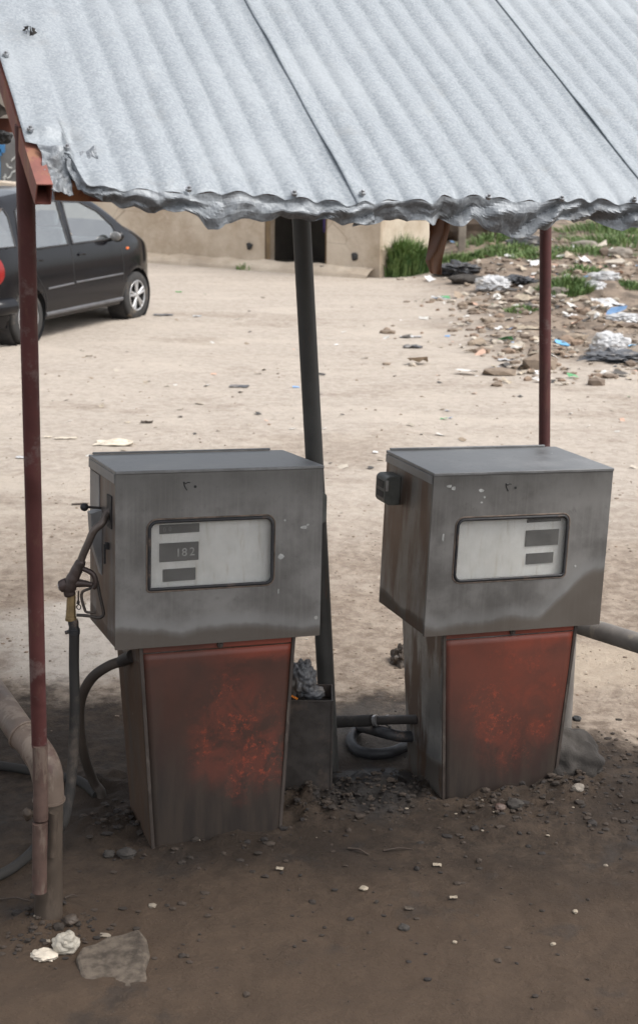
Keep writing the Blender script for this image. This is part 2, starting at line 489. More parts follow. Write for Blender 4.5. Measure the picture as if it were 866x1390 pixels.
def plaster_mat():
    t = NT('plaster'); c = t.coord(True)
    x, y, z = t.sep(c)
    n1 = t.noise(c, 1.3, 8, 0.6); n2 = t.noise(c, 7, 10, 0.7); n3 = t.noise(c, 0.5, 5, 0.6)
    col = t.mix(t.mr(n1, 0.35, 0.68), (0.42,0.335,0.245), (0.60,0.515,0.41))
    col = t.mix(t.mr(n2, 0.5, 0.7, 0, 0.45), col, (0.62,0.53,0.43))
    zz = t.math('ADD', z, t.math('MULTIPLY', t.math('SUBTRACT', n1, 0.5), 0.5))
    col = t.mix(t.mr(zz, 0.5, 0.72, 0.7, 0), col, (0.36,0.30,0.235))
    cr = t.mr(t.voronoi(t.mapping(c, (1,1,1.4)), 1.7, 'DISTANCE_TO_EDGE'), 0, 0.012, 0.55, 0)
    col = t.mix(t.math('MULTIPLY', cr, t.mr(n3, 0.5, 0.6)), col, (0.17,0.12,0.08))
    return t.out(col, 0.9, 0, t.bump(t.math('ADD', n1, t.math('MULTIPLY', n2, 0.4)), 0.6, 0.05))

def concrete_mat(name, a, b, scale=3):
    t = NT(name); c = t.coord()
    n1 = t.noise(c, scale, 8, 0.65); n2 = t.noise(c, scale*8, 8, 0.7)
    col = t.mix(t.mr(n1, 0.35, 0.65), a, b)
    col = t.mix(t.mr(n2, 0.5, 0.7, 0, 0.4), col, tuple(q*0.55 for q in a))
    return t.out(col, 0.88, 0, t.bump(t.math('ADD', n1, t.math('MULTIPLY', n2, 0.4)), 0.5, 0.01))

def dial_mat():
    t = NT('aged_dial_plate'); c = t.coord()
    n = t.noise(c, 8, 8, 0.65); n2 = t.noise(t.mapping(c, (12,1,2)), 5, 6)
    col = t.mix(t.mr(n, 0.3, 0.7), (0.74,0.73,0.68), (0.84,0.84,0.80))
    col = t.mix(t.mr(n2, 0.5, 0.75, 0, 0.45), col, (0.46,0.38,0.27))
    return t.out(col, 0.6)

def grass_mat():
    t = NT('grass_blades'); c = t.coord(True)
    n = t.noise(c, 6, 4); n2 = t.noise(c, 40, 2)
    col = t.mix(t.mr(n, 0.3, 0.7), (0.055,0.125,0.028), (0.19,0.27,0.09))
    col = t.mix(t.mr(n2, 0.55, 0.75, 0, 0.6), col, (0.22,0.22,0.09))
    return t.out(col, 0.6)

def litter_mat():
    t = NT('mixed_litter')
    g = t.node('ShaderNodeNewGeometry').outputs['Random Per Island']
    col = t.ramp(g, [(0,(0.62,0.60,0.56)),(0.16,(0.45,0.38,0.29)),(0.30,(0.32,0.25,0.18)),(0.44,(0.75,0.74,0.72)),(0.54,(0.10,0.09,0.08)),
                     (0.62,(0.60,0.40,0.30)),(0.68,(0.20,0.34,0.55)),(0.71,(0.52,0.46,0.38)),(0.82,(0.07,0.065,0.06)),(0.90,(0.50,0.12,0.07)),(0.92,(0.40,0.35,0.28)),(0.97,(0.12,0.36,0.16))], 'CONSTANT')
    return t.out(col, 0.75)

def stone_mat():
    t = NT('mixed_stones')
    g = t.node('ShaderNodeNewGeometry').outputs['Random Per Island']
    col = t.ramp(g, [(0,(0.25,0.195,0.145)),(0.3,(0.32,0.255,0.19)),(0.5,(0.19,0.145,0.11)),(0.65,(0.50,0.44,0.36)),(0.78,(0.29,0.21,0.15)),(0.95,(0.46,0.41,0.35))], 'CONSTANT')
    n = t.noise(t.coord(True), 20, 6)
    col = t.mix(t.mr(n, 0.4, 0.65, 0, 0.5), col, (0.12,0.09,0.068))
    return t.out(col, 0.9, 0, t.bump(n, 0.4, 0.01))

def clod_mat():
    t = NT('oily_clods')
    g = t.node('ShaderNodeNewGeometry').outputs['Random Per Island']
    col = t.ramp(g, [(0,(0.034,0.026,0.020)),(0.35,(0.052,0.038,0.028)),(0.7,(0.026,0.021,0.018)),(0.985,(0.26,0.22,0.17))], 'CONSTANT')
    return t.out(col, 0.85)

def glass_mat(name, tint, refl=0.25, dust=0.0, dustcol=(0.5,0.48,0.42)):
    t = NT(name)
    tr = t.node('ShaderNodeBsdfTransparent'); tr.inputs[0].default_value = (*tint, 1)
    gl = t.node('ShaderNodeBsdfGlossy'); gl.inputs['Roughness'].default_value = 0.06
    mx = t.node('ShaderNodeMixShader'); mx.inputs[0].default_value = refl
    t.link(tr.outputs[0], mx.inputs[1]); t.link(gl.outputs[0], mx.inputs[2])
    o = mx.outputs[0]
    if dust:
        df = t.node('ShaderNodeBsdfDiffuse'); df.inputs[0].default_value = (*dustcol, 1)
        m2 = t.node('ShaderNodeMixShader')
        n = t.noise(t.coord(), 7, 8, 0.65)
        t.link(t.mr(n, 0.3, 0.7, dust*0.6, dust*1.4), m2.inputs[0])
        t.link(o, m2.inputs[1]); t.link(df.outputs[0], m2.inputs[2]); o = m2.outputs[0]
    t.link(o, t.n['Material Output'].inputs[0])
    return t.m

G = dict(
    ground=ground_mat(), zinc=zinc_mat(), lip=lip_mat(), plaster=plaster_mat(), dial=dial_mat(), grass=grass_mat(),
    litter=litter_mat(), stones=stone_mat(), clods=clod_mat(),
    maroon=rust_paint('maroon_paint', (0.085,0.026,0.024), (0.11,0.045,0.034), 0.3, 9, grey=(0.16,0.11,0.10)),
    redfer=rust_paint('red_oxide_primer', (0.235,0.085,0.065), (0.27,0.125,0.07), 0.55, 12),
    rustbar=rust_paint('rusty_bar', (0.16,0.055,0.035), (0.26,0.11,0.05), 0.6, 16),
    darkpipe=rust_paint('blackened_pipe', (0.055,0.053,0.048), (0.085,0.06,0.045), 0.35, 8),
    dustpipe=rust_paint('dusty_pipe', (0.135,0.10,0.078), (0.21,0.165,0.13), 0.55, 9, grey=(0.085,0.045,0.036)),
    mudpipe=rust_paint('muddy_pipe', (0.066,0.049,0.036), (0.092,0.069,0.052), 0.4, 10),
    greypipe=rust_paint('grey_pipe', (0.17,0.155,0.14), (0.26,0.23,0.19), 0.4, 9),
    sleeve=rust_paint('rusted_sleeve', (0.085,0.052,0.041), (0.13,0.094,0.074), 0.5, 20, grey=(0.10,0.04,0.034)),
    rubber=simple('dusty_rubber', (0.030,0.027,0.024), 0.85, var=0.3, scale=6, dirt=(0.12,0.095,0.075), dirt_amt=0.3),
    rubber_mud=simple('muddy_rubber', (0.062,0.048,0.038), 0.7, var=0.3, scale=8),
    gasket=simple('black_gasket', (0.028,0.028,0.03), 0.55, dirt=(0.14,0.10,0.075), dirt_amt=0.15, scale=25),
    counter=simple('dark_counter', (0.035,0.035,0.034), 0.6, scale=30),
    digit=simple('pale_digit', (0.42,0.42,0.40), 0.6, scale=30, var=0.3),
    faint=simple('faint_digit', (0.13,0.13,0.125), 0.6, scale=30, var=0.3),
    bead=simple('rusty_sealant', (0.15,0.115,0.09), 0.8, scale=30, var=0.4, dirt=(0.07,0.065,0.06)),
    ink=simple('black_ink', (0.022,0.022,0.022), 0.6, scale=40),
    nozzle=simple('greasy_cast_metal', (0.085,0.062,0.055), 0.42, 0.35, scale=30, dirt=(0.05,0.04,0.035)),
    spout=simple('dull_steel_spout', (0.135,0.11,0.095), 0.4, 0.5, scale=25),
    brass=simple('dirty_brass', (0.28,0.20,0.10), 0.45, 0.4, scale=40),
    clamp=simple('clamp_metal', (0.42,0.41,0.40), 0.35, 0.7, scale=30),
    darkmetal=simple('dark_metal', (0.05,0.044,0.04), 0.55, 0.2, scale=14, dirt=(0.10,0.075,0.06), dirt_amt=0.3),
    holder=simple('olive_plastic', (0.095,0.098,0.088), 0.5, scale=20, dirt=(0.13,0.10,0.08)),
    screw=simple('zinc_screw', (0.40,0.41,0.42), 0.35, 0.8, scale=60),
    carpaint=NT('black_car_paint').out((0.007,0.007,0.009), 0.14, 0.0, None, 0.35),
    carplastic=simple('grey_plastic', (0.10,0.10,0.105), 0.5, scale=8),
    tyre=simple('tyre_rubber', (0.035,0.034,0.033), 0.8, scale=10, dirt=(0.16,0.13,0.10), dirt_amt=0.3),
    rim=simple('alloy', (0.50,0.50,0.50), 0.35, 0.6, scale=8, var=0.12),
    carglass=glass_mat('car_glass', (0.80,0.88,0.88), 0.34, 0.04, (0.6,0.66,0.66)),
    redlamp=simple('red_lamp', (0.24,0.009,0.008), 0.2, scale=8, var=0.15),
    amber=simple('amber_lamp', (0.75,0.16,0.03), 0.3, scale=8),
    seat=simple('seat_fabric', (0.20,0.21,0.22), 0.9, scale=8),
    yellow=simple('flat_yellow', (0.55,0.28,0.06), 0.8, scale=8),
    winglass=glass_mat('dusty_dial_glass', (0.96,0.96,0.96), 0.03, 0.10, (0.48,0.47,0.44)),
    greywall=concrete_mat('grey_render', (0.16,0.155,0.148), (0.25,0.245,0.235), 2),
    concrete=concrete_mat('weathered_concrete', (0.20,0.175,0.145), (0.32,0.28,0.235), 5),
    oilrock=concrete_mat('oil_stained_concrete', (0.036,0.031,0.027), (0.075,0.066,0.057), 9),
    slab=concrete_mat('gritty_slab', (0.05,0.038,0.028), (0.14,0.112,0.085), 26),
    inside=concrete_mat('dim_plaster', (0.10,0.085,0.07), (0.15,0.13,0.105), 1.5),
    wood=simple('old_wood', (0.16,0.11,0.06), 0.8, scale=5),
    chalk=simple('chalk_marks', (0.62,0.62,0.58), 0.9, scale=20),
    bluepaint=simple('blue_paint', (0.05,0.20,0.42), 0.5, scale=5),
    purple=simple('purple_cloth', (0.075,0.05,0.16), 0.9, scale=5),
    whitebag=simple('white_plastic', (0.50,0.50,0.50), 0.5, scale=9, var=0.15, dirt=(0.42,0.38,0.32), dirt_amt=0.3),
    palebag=simple('cream_wrapper', (0.38,0.345,0.285), 0.6, scale=30, var=0.25),
    greybag=simple('grey_plastic_bag', (0.085,0.088,0.095), 0.4, scale=12, dirt=(0.20,0.18,0.16)),
    blackbag=simple('black_plastic_bag', (0.030,0.030,0.032), 0.28, scale=10, dirt=(0.13,0.13,0.13), dirt_amt=0.3),
    paper=simple('pale_paper', (0.60,0.53,0.43), 0.85, scale=14),
    board=simple('tan_board', (0.34,0.285,0.215), 0.85, scale=10),
    brownrag=rust_paint('rust_brown_strip', (0.19,0.085,0.042), (0.30,0.12,0.045), 0.45, 8),
    blueplastic=simple('blue_plastic', (0.16,0.42,0.66), 0.5, scale=8),
    greenplastic=simple('green_plastic', (0.08,0.40,0.10), 0.5, scale=8),
    orangeplastic=simple('orange_plastic', (0.65,0.20,0.03), 0.5, scale=8),
    twig=simple('twig', (0.07,0.052,0.04), 0.9, scale=30),
    darkzinc=simple('dark_corrugated', (0.045,0.044,0.043), 0.7, scale=4),
    trim=rust_paint('steel_angle', (0.050,0.038,0.031), (0.095,0.078,0.064), 0.3, 18),
    hole_tone=simple('hole_tone', (0.10,0.075,0.055), 0.9, scale=8),
)
G['stainless'] = steel_mat('scuffed_plate', 5.0, (0.33,0.33,0.33), zs=-3)

# ------------------------------------------------------------------ world and sun
w = bpy.data.worlds.new('World'); sc.world = w; w.use_nodes = True
wt = w.node_tree
sky = wt.nodes.new('ShaderNodeTexSky'); sky.sky_type = 'NISHITA'; sky.sun_disc = False
sky.sun_elevation = R(58); sky.sun_rotation = R(112); sky.air_density = 1.0; sky.dust_density = 3.5; sky.ozone_density = 1.0
hs = wt.nodes.new('ShaderNodeHueSaturation'); hs.inputs['Saturation'].default_value = 0.30
wt.links.new(sky.outputs[0], hs.inputs['Color'])
wt.links.new(hs.outputs[0], wt.nodes['Background'].inputs[0])
wt.nodes['Background'].inputs[1].default_value = 0.145
sun = bpy.data.lights.new('sun', 'SUN'); sun.energy = 0.9; sun.angle = R(30); sun.color = (1.0, 0.965, 0.92)
so = bpy.data.objects.new('sun', sun); COL.objects.link(so)
# veiled sun high behind the photographer, a little to the right
az, el = R(112), R(58)
sd = V((math.sin(az)*math.cos(el), math.cos(az)*math.cos(el), math.sin(el)))
so.rotation_euler = sd.to_track_quat('Z', 'Y').to_euler()
so.location = (0, 0, 20)

# ------------------------------------------------------------------ ground sheet
def lines(core0, core1, step, lo, hi, grow):
    a = []; x = core0
    while x <= core1: a.append(x); x += step
    s = step; x = a[-1]
    while x < hi: s *= grow; x += s; a.append(x)
    s = step; x = core0; b = []
    while x > lo: s *= grow; x -= s; b.append(x)
    return b[::-1] + a
def lines_y():
    a = []; y = 3.0
    while y < 7: a.append(y); y += 0.022
    s = 0.022
    while y < 36: a.append(y); s = min(0.12, s * 1.012); y += s
    while y < 420: a.append(y); s *= 1.18; y += s
    b = []; s = 0.022; y = 3.0
    while y > -60: s *= 1.25; y -= s; b.append(y)
    return b[::-1] + a
def lines_x():
    a = []; x = -1.3
    while x < 1.6: a.append(x); x += 0.022
    s = 0.022
    while x < 12: a.append(x); s = min(0.12, s * 1.02); x += s
    while x < 350: a.append(x); s *= 1.2; x += s
    b = []; s = 0.022; x = -1.3
    while x > -350: s *= 1.10; x -= s; b.append(x)
    return b[::-1] + a
XS = lines_x(); YS = lines_y()
s_keep[0] = True
g = MB(); g.grid(lambda i, j: V((XS[i], YS[j], gz(XS[i], YS[j]))), len(XS), len(YS))
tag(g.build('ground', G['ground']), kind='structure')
s_keep[0] = False

# ------------------------------------------------------------------ canopy
SD = ray(-480, -1450)                                # up the roof slope
E1 = at(100, 250, 2.95); E2 = at(866, 279, 3.40)
EU = (E2 - E1).normalized()
EN = EU.cross(SD).normalized()                       # roof normal
if EN.z < 0: EN = -EN
ES = EN.cross(EU).normalized()
# keep the true slope direction inside the plane
def RP(u, v, h=0.0): return E1 + EU * u + SD * v + EN * h
def uv(px, py, h=0.0):
    d = ray(px, py); o = E1 + EN * h
    t = (o - CP).dot(EN) / d.dot(EN); p = CP + d * t - o
    # solve p = u EU + v SD
    a, b = EU.dot(EU), EU.dot(SD); c_, d_ = p.dot(EU), p.dot(SD)
    det = a * 1 - b * b
    return ((c_ - b * d_) / det, (d_ - b * c_) / det)
def interp(tab, x):
    if x <= tab[0][0]: return tab[0][1]
    for (a, b), (c, d) in zip(tab, tab[1:]):
        if x <= c: return b + (d - b) * (x - a) / (c - a)
    return tab[-1][1]
crease_px = [(38,190),(50,193),(62,200),(85,206),(96,212),(110,238),(118,248),(150,256),(200,258),(250,262),(300,262),(350,263),(400,268),(440,272),(485,275),(540,270),(585,275),(600,268),(650,267),(700,274),(760,273),(810,271),(866,279),(930,284),(1100,292),(1400,306)]
VB = sorted(uv(*p) for p in crease_px)
lip_px = [(125,262),(150,274),(200,283),(250,287),(280,303),(330,306),(390,297),(440,302),(485,300),(500,306),(560,300),(600,303),(650,310),(700,315),(760,305),(815,302),(850,318),(900,318),(1000,318),(1400,336)]
LL = [(uv(px, py)[0], abs(uv(px, py)[1])) for px, py in lip_px]
uL = uv(36, 190)[0]; uS1 = uv(485, 275)[0]; uS2 = uv(866, 250)[0]
VTOP = 2.95; PITCHC = 0.070
canopy = thing('canopy', at(52, 1200, 3.62), 'corrugated zinc canopy with ragged crumpled eave on red and dark pipe posts', 'canopy')

def dents(u, v):
    h = 0.006 * noise.noise(V((u*2.3, v*2.3, 0))) + 0.003 * noise.noise(V((u*7, v*5, 3)))
    for px, py, a, su, sv in DENTS:
        h += a * math.exp(-((u-px)/su)**2 - ((v-py)/sv)**2)
    return h
DENTS = [(*uv(215, 100), -0.010, 0.02, 0.03), (*uv(65, 20), 0.010, 0.05, 0.02), (*uv(110, 30), -0.008, 0.06, 0.015),
         (*uv(55, 45), 0.012, 0.03, 0.03), (*uv(145, 20), 0.008, 0.05, 0.02), (*uv(60, 175), 0.012, 0.03, 0.02), (*uv(90, 190), -0.012, 0.03, 0.03),
         (*uv(150, 200), -0.007, 0.05, 0.06), (*uv(530, 180), -0.006, 0.03, 0.2), (*uv(655, 80), -0.006, 0.03, 0.05), (*uv(465, 200), -0.006, 0.03, 0.10)]

def corr(u, v, sheet):
    amp = 0.0048
    if sheet == 0:
        amp *= 0.25 + 0.75 * sstep(0.02, 0.30, u - uL)
        amp *= 1 - 0.4 * sstep(0.3, 1.0, v) * sstep(0.15, 0.4, uS1 - u)
    ph = 0.0
    return amp * (2.2 * abs(math.cos(math.pi*u/PITCHC)) ** 0.85 - 1.3)

def hsh(i, j, k):
    return (math.sin(i*127.1 + j*311.7 + k*74.7)*43758.5453) % 1.0
def tri(x, y, k):
    """value noise interpolated linearly over triangles: flat facets with sharp creases"""
    i, j = math.floor(x), math.floor(y); fx, fy = x-i, y-j
    a, b, c, d = hsh(i,j,k), hsh(i+1,j,k), hsh(i,j+1,k), hsh(i+1,j+1,k)
    if fx + fy < 1: return a + (b-a)*fx + (c-a)*fy
    return d + (c-d)*(1-fx) + (b-d)*(1-fy)

def sheet(u0, u1, idx, lift):
    nu = max(8, int((u1-u0) / 0.0068)); nv = 110
    mb = MB()
    us = [u0 + (u1-u0)*i/(nu-1) for i in range(nu)]
    def P(i, j):
        u = us[i]; t = j/(nv-1); t = t**1.6
        vb = interp(VB, u) + 0.004*noise.noise(V((u*40, 0, idx)))
        v = vb + (VTOP - vb) * t
        uu = u + (0.006*noise.noise(V((v*3, idx, 1))) if i in (0, nu-1) else 0)
        # bow of the corrugations where the eave was hammered
        h = corr(u, v, idx)
        k = math.exp(-max(0, v - vb) / 0.035)
        h = h * (1 + 0.5*k) - 0.004*k + 0.007*k*noise.noise(V((u*25, v*25, 5)))
        edge = 0
        if idx > 0: edge = 0.006*math.exp(-((u-u0)/0.02)**2) * max(0, noise.noise(V((v*4, idx, 0)))*1.6)
        return RP(uu, v, h + lift + edge + dents(u, v))
    mb.grid(P, nu, nv)
    o = mb.build('corrugated_sheet', G['zinc'], canopy)
    so_ = o.modifiers.new('solid', 'SOLIDIFY'); so_.thickness = 0.0012; so_.offset = 0
    # folded, hammered lip
    ul0 = max(u0, LL[0][0] - 0.02)
    nl = int((u1 - ul0) / 0.006); nr = 14
    lb = MB()
    def L(i, j):
        u = ul0 + (u1-ul0)*i/(nl-1); vb = interp(VB, u) + 0.004*noise.noise(V((u*40, 0, idx)))
        ln = max(0.03, interp(LL, u) * 1.25 + 0.03)
        ln = LEN(u)
        t = j/(nr-1)
        fade = 1 - 0.7*t
        base = RP(u, vb, corr(u, vb, idx)*0.8*fade - 0.004 + lift + dents(u, vb) + 0.007*noise.noise(V((u*25, vb*25, 5))))
        dn = V((0, 0, -1)); ou = V((EU.y, -EU.x, 0)).normalized()
        # hammered facets: straight folds between random lattice points
        f1 = tri(u*17 + 1.7*t, t*1.5, idx); f2 = tri(u*36 - 2.0*t, t*3.1 + 5, idx+9); f3 = tri(u*9, t*0.8, idx+3)
        env = min(1, t*3)
        off = ou * (0.006*math.sin(min(1, t*1.6)*math.pi*0.5) + env*(0.040*(f1-0.5) + 0.016*(f2-0.5)) + t*0.03*(f3-0.55) - 0.020*t)
        side = EU * (0.018*t*(tri(u*20, t*1.2, idx+5)-0.5))
        jag = 1 + 0.45*(tri(u*13, 0, idx+7)-0.5) + 0.30*(tri(u*47, 0, idx+8)-0.5)
        return base + dn * (ln * t * jag) + off + side
    lb.grid(L, nl, nr, smooth=False)
    lo_ = lb.build('crumpled_eave', G['lip'], canopy)
    sm = lo_.modifiers.new('solid', 'SOLIDIFY'); sm.thickness = 0.0012; sm.offset = 0
    return o
# lip lengths straight from the outline below the crease (metres)
LTAB = []
for px, py in lip_px:
    # crease pixel height at this px
    cy_ = interp(crease_px, px)
    u_ = uv(px, cy_)[0]
    p = RP(u_, interp(VB, u_)); depth = (p - CP).dot(cF)
    LTAB.append((u_, max(0.008, (py - cy_) / FPX * depth)))
def LEN(u): return interp(LTAB, u)
sheet(uL, uS1 + 0.05, 0, 0.0)
sheet(uS1, uS2 + 0.05, 1, 0.0035)
sheet(uS2, uS2 + 0.75, 2, 0.007)

# torn flap at the left corner
fb = MB()
def flap(c0, c1, c2, c3, seed, n=16, amp=0.018):
    A, B, C_, D = [RP(*uv(*c[:2]), c[2]) for c in (c0, c1, c2, c3)]
    def P(i, j):
        s, t = i/(n-1), j/(n-1)
        p = (A*(1-s)+B*s)*(1-t) + (D*(1-s)+C_*s)*t
        q = p*22 + V((seed, 0, 0))
        e = noise.noise(q); e2 = abs(noise.noise(q*2.2))
        return p + EN*(amp*e + amp*0.8*e2) + V((0,-1,0))*(amp*0.9*noise.noise(q+V((9,2,1))))*t + EU*amp*0.4*noise.noise(q+V((3,9,1)))
    fb.grid(P, n, n, smooth=False)
flap((84,206,0.0),(132,206,0.0),(140,262,-0.02),(108,242,-0.03), 1)
flap((52,196,-0.002),(96,206,-0.002),(104,226,-0.03),(62,222,-0.03), 4, amp=0.016)
flap((62,222,-0.02),(96,214,-0.03),(104,240,-0.045),(74,242,-0.03), 7, amp=0.022)
o = fb.build('torn_flap', G['lip'], canopy); mm = o.modifiers.new('solid','SOLIDIFY'); mm.thickness = 0.0012
# torn hole
hb = MB(); hc = uv(40, 50)
for k in range(7):
    a = k*0.9; p = RP(hc[0]+0.010*math.cos(a), hc[1]+0.014*math.sin(a), 0.012); q = RP(hc[0]+0.018*math.cos(a+0.5), hc[1]+0.022*math.sin(a+.5), 0.016)
    r_ = RP(hc[0]+0.004*math.cos(a+0.2), hc[1]+0.004*math.sin(a), 0.026)
    hb.add([p, q, r_, p - EN*0.002], [(0,1,2),(0,3,1),(1,3,2),(2,3,0)])
hb.build('torn_hole', G['darkmetal'], canopy)
for px, py in [(9,71),(42,172),(92,197),(257,254),(400,260),(492,261),(663,267),(762,269),(860,270)]:
    u_, v_ = uv(px, py, 0.012); s_ = MB()
    lift = 0.0 if u_ < uS1 else (0.0035 if u_ < uS2 else 0.007)
    c_ = RP(u_, v_, 0.008 + lift)
    s_.tube([c_ - EN*0.004, c_ + EN*0.002], 0.0075, 12); s_.tube([c_ + EN*0.002, c_ + EN*0.007], [0.0042, 0.0035], 6, smooth=False)
    s_.build('roof_screw', G['screw'], canopy)

# rafter along the left edge (open square tube) and header behind the eave
h0 = -0.040
ru, rv = uv(60, 264, h0)
RA = RP(ru, rv, h0)
mb = MB(); mb.beam(RA, RA + SD*2.95, 0.034, 0.050, EN, hollow=True)
mb.build('rafter', G['redfer'], canopy)
hu, hv = uv(72, 259, -0.045)
HA = RP(hu + 0.008, hv + 0.02, -0.052); mb = MB(); mb.beam(HA, HA + EU*2.15, 0.036, 0.036, EN)
mb.build('header_tube', G['rustbar'], canopy)
for vv in (1.35, 2.75):
    p = RP(ru + 0.02, vv, -0.034); mb = MB(); mb.beam(p, p + EU*2.1, 0.03, 0.034, EN); mb.build('purlin', G['rustbar'], canopy)
p = RP(2.1, 0.0, -0.034); mb = MB(); mb.beam(p, p + SD*2.9, 0.030, 0.046, EN); mb.build('rafter', G['redfer'], canopy)

def to_roof(p, q, h=-0.05):
    """extend p->q until it meets the underside"""
    d = (q - p).normalized(); t = (RP(0,0,h) - p).dot(EN) / d.dot(EN)
    return p + d * t
# left red post, stepped sleeve at its foot
ru2, rv2 = uv(24, 170, h0)
LT = at(34, 200, RP(*uv(34, 200, h0), h0).y + 0.045)
LB = at(54, 1012, 3.53)
top = LT + (LT - LB) * 0.03
mb = MB(); mb.tube([LB, LB.lerp(LT, 0.5), top], 0.0205, 20); mb.build('post', G['maroon'], canopy)
mb = MB()
a, b = at(55, 1012, 3.515), at(56, 1112, 3.51)
mb.tube([a, a.lerp(b, .5), b], 0.0205, 16)
mb.build('post_sleeve', G['sleeve'], canopy)
a, b = at(55, 1117, 3.50), at(54, 1210, 3.50); mb = MB(); mb.tube([a, a.lerp(b,.5), b], [0.021, .0205, .0205], 16); 
a, b = at(57, 1100, 3.518), at(57, 1125, 3.515); mb.tube([a, b], 0.012, 10)
mb.build('post_sleeve', G['sleeve'], canopy)
# middle leaning post and right post
MBp = at(450, 1052, 4.66); MTp = at(409, 297, 4.66)
mb = MB(); mb.tube([MBp - V((0,0,0.05)), MBp.lerp(MTp, .5), to_roof(MBp, MTp)], 0.0305, 24); mb.build('post', G['darkpipe'], canopy)
RTp = at(740, 312, 5.2); RBp = at(738.5, 604, 5.2); d = (RTp-RBp).normalized(); foot = RBp - d*((RBp.z - gz(RBp.x, RBp.y))/d.z + 0.05)
mb = MB(); mb.tube([foot, RBp, to_roof(RBp, RTp)], 0.0215, 20); mb.build('post', G['maroon'], canopy)
# unseen far corner post keeps the frame standing
p = RP(0.0, 2.3, -0.05); mb = MB(); mb.tube([V((p.x, p.y, 0.0)), p], 0.0215, 16); mb.build('post', G['maroon'], canopy)

# rust brown strip hanging below the eave
mb = MB()
pts = [((584,292),(611,292)),((583,318),(610,312)),((580,340),(604,335)),((577,354),(600,352)),((584,371),(598,373))]
def RS(i, j):
    f = j/(24); k = min(3, int(f*4)); fr = f*4-k
    (a0, b0), (a1, b1) = pts[k], pts[k+1]
    l = V((a0[0]+(a1[0]-a0[0])*fr, a0[1]+(a1[1]-a0[1])*fr)); r = V((b0[0]+(b1[0]-b0[0])*fr, b0[1]+(b1[1]-b0[1])*fr))
    s = i/10; p = l.lerp(r, s)
    return at(p.x, p.y, 3.62 + 0.015*math.sin(s*5 + f*4) + 0.02*abs(s-0.45-0.3*math.sin(f*5)))
mb.grid(RS, 11, 25, smooth=False)
a = RS(5, 0); mb.tube([a, to_roof(a, a+V((0,0,1)), -0.005)], 0.003, 6)
o = mb.build('hanging_strip', G['brownrag']); mm = o.modifiers.new('solid','SOLIDIFY'); mm.thickness = 0.003
tag(o, 'folded rust brown strip dangling below the canopy eave', 'metal strip')

# ------------------------------------------------------------------ fuel dispensers
def pump_matrix(loc, rx_, ry_, rz_):
    return Matrix.Translation(V(loc)) @ Euler((R(rx_), R(ry_), R(rz_)), 'XYZ').to_matrix().to_4x4()
W_, D_, H_ = 0.66, 0.391, 0.548
def rrect(x0, z0, x1, z1, r, n=6):
    rs = r if isinstance(r, (list, tuple)) else [r]*4    # corners: x1z1, x0z1, x0z0, x1z0
    out = []
    for (cx, cz, a0, rr) in ((x1, z1, 0, rs[0]), (x0, z1, 90, rs[1]), (x0, z0, 180, rs[2]), (x1, z0, 270, rs[3])):
        sx = -1 if cx == x1 else 1; sz = -1 if cz == z1 else 1
        for k in range(n+1):
            a = R(a0 + 90*k/n)
            out.append((cx + sx*rr + rr*math.cos(a), cz + sz*rr + rr*math.sin(a)))
    return out
def ring_panel(mb, outer, inner, y0, y1):
    """flat panel with a hole; outer and inner lists of same length (x,z)"""
    n = len(inner)
    vs = [V((x, y0, z)) for x, z in outer] + [V((x, y0, z)) for x, z in inner] + [V((x, y1, z)) for x, z in outer] + [V((x, y1, z)) for x, z in inner]
    fs = []
    for k in range(n):
        l = (k+1) % n
        fs += [(k, l, n+l, n+k), (2*n+l, 2*n+k, 3*n+k, 3*n+l), (k, 2*n+k, 2*n+l, l), (n+l, 3*n+l, 3*n+k, n+k)]
    mb.add(vs, fs)
def outer_for(inner, x0, z0, x1, z1):
    """project the inner loop out to the rectangle"""
    cx, cz = (x0+x1)/2, (z0+z1)/2
    n = len(inner)//4; out = []
    corners = [(x1, z1), (x0, z1), (x0, z0), (x1, z0)]
    for c in range(4):
        X, Z = corners[c]; m_ = n-1
        ix, iz = inner[c*n]; jx, jz = inner[c*n+m_]
        for k in range(n):
            px, pz = inner[c*n+k]
            h = m_/2
            if c in (0, 2):
                out.append((X, pz if k < h else Z) if k < h else ((px, Z) if k > h else (X, Z)))
            else:
                out.append((px, Z) if k < h else ((X, pz) if k > h else (X, Z)))
    return out
def text_mesh(mb, s, size, M):
    cu = bpy.data.curves.new('t', 'FONT'); cu.body = s; cu.size = size; cu.resolution_u = 3; cu.extrude = 0.0004
    ob = bpy.data.objects.new('t', cu); COL.objects.link(ob)
    dg = bpy.context.evaluated_depsgraph_get(); me = bpy.data.meshes.new_from_object(ob.evaluated_get(dg))
    mb.add([M @ v.co for v in me.vertices], [tuple(p.vertices) for p in me.polygons])
    bpy.data.objects.remove(ob); bpy.data.curves.remove(cu); bpy.data.meshes.remove(me)
XZ = Matrix(((1,0,0,0),(0,0,-1,0),(0,1,0,0),(0,0,0,1)))

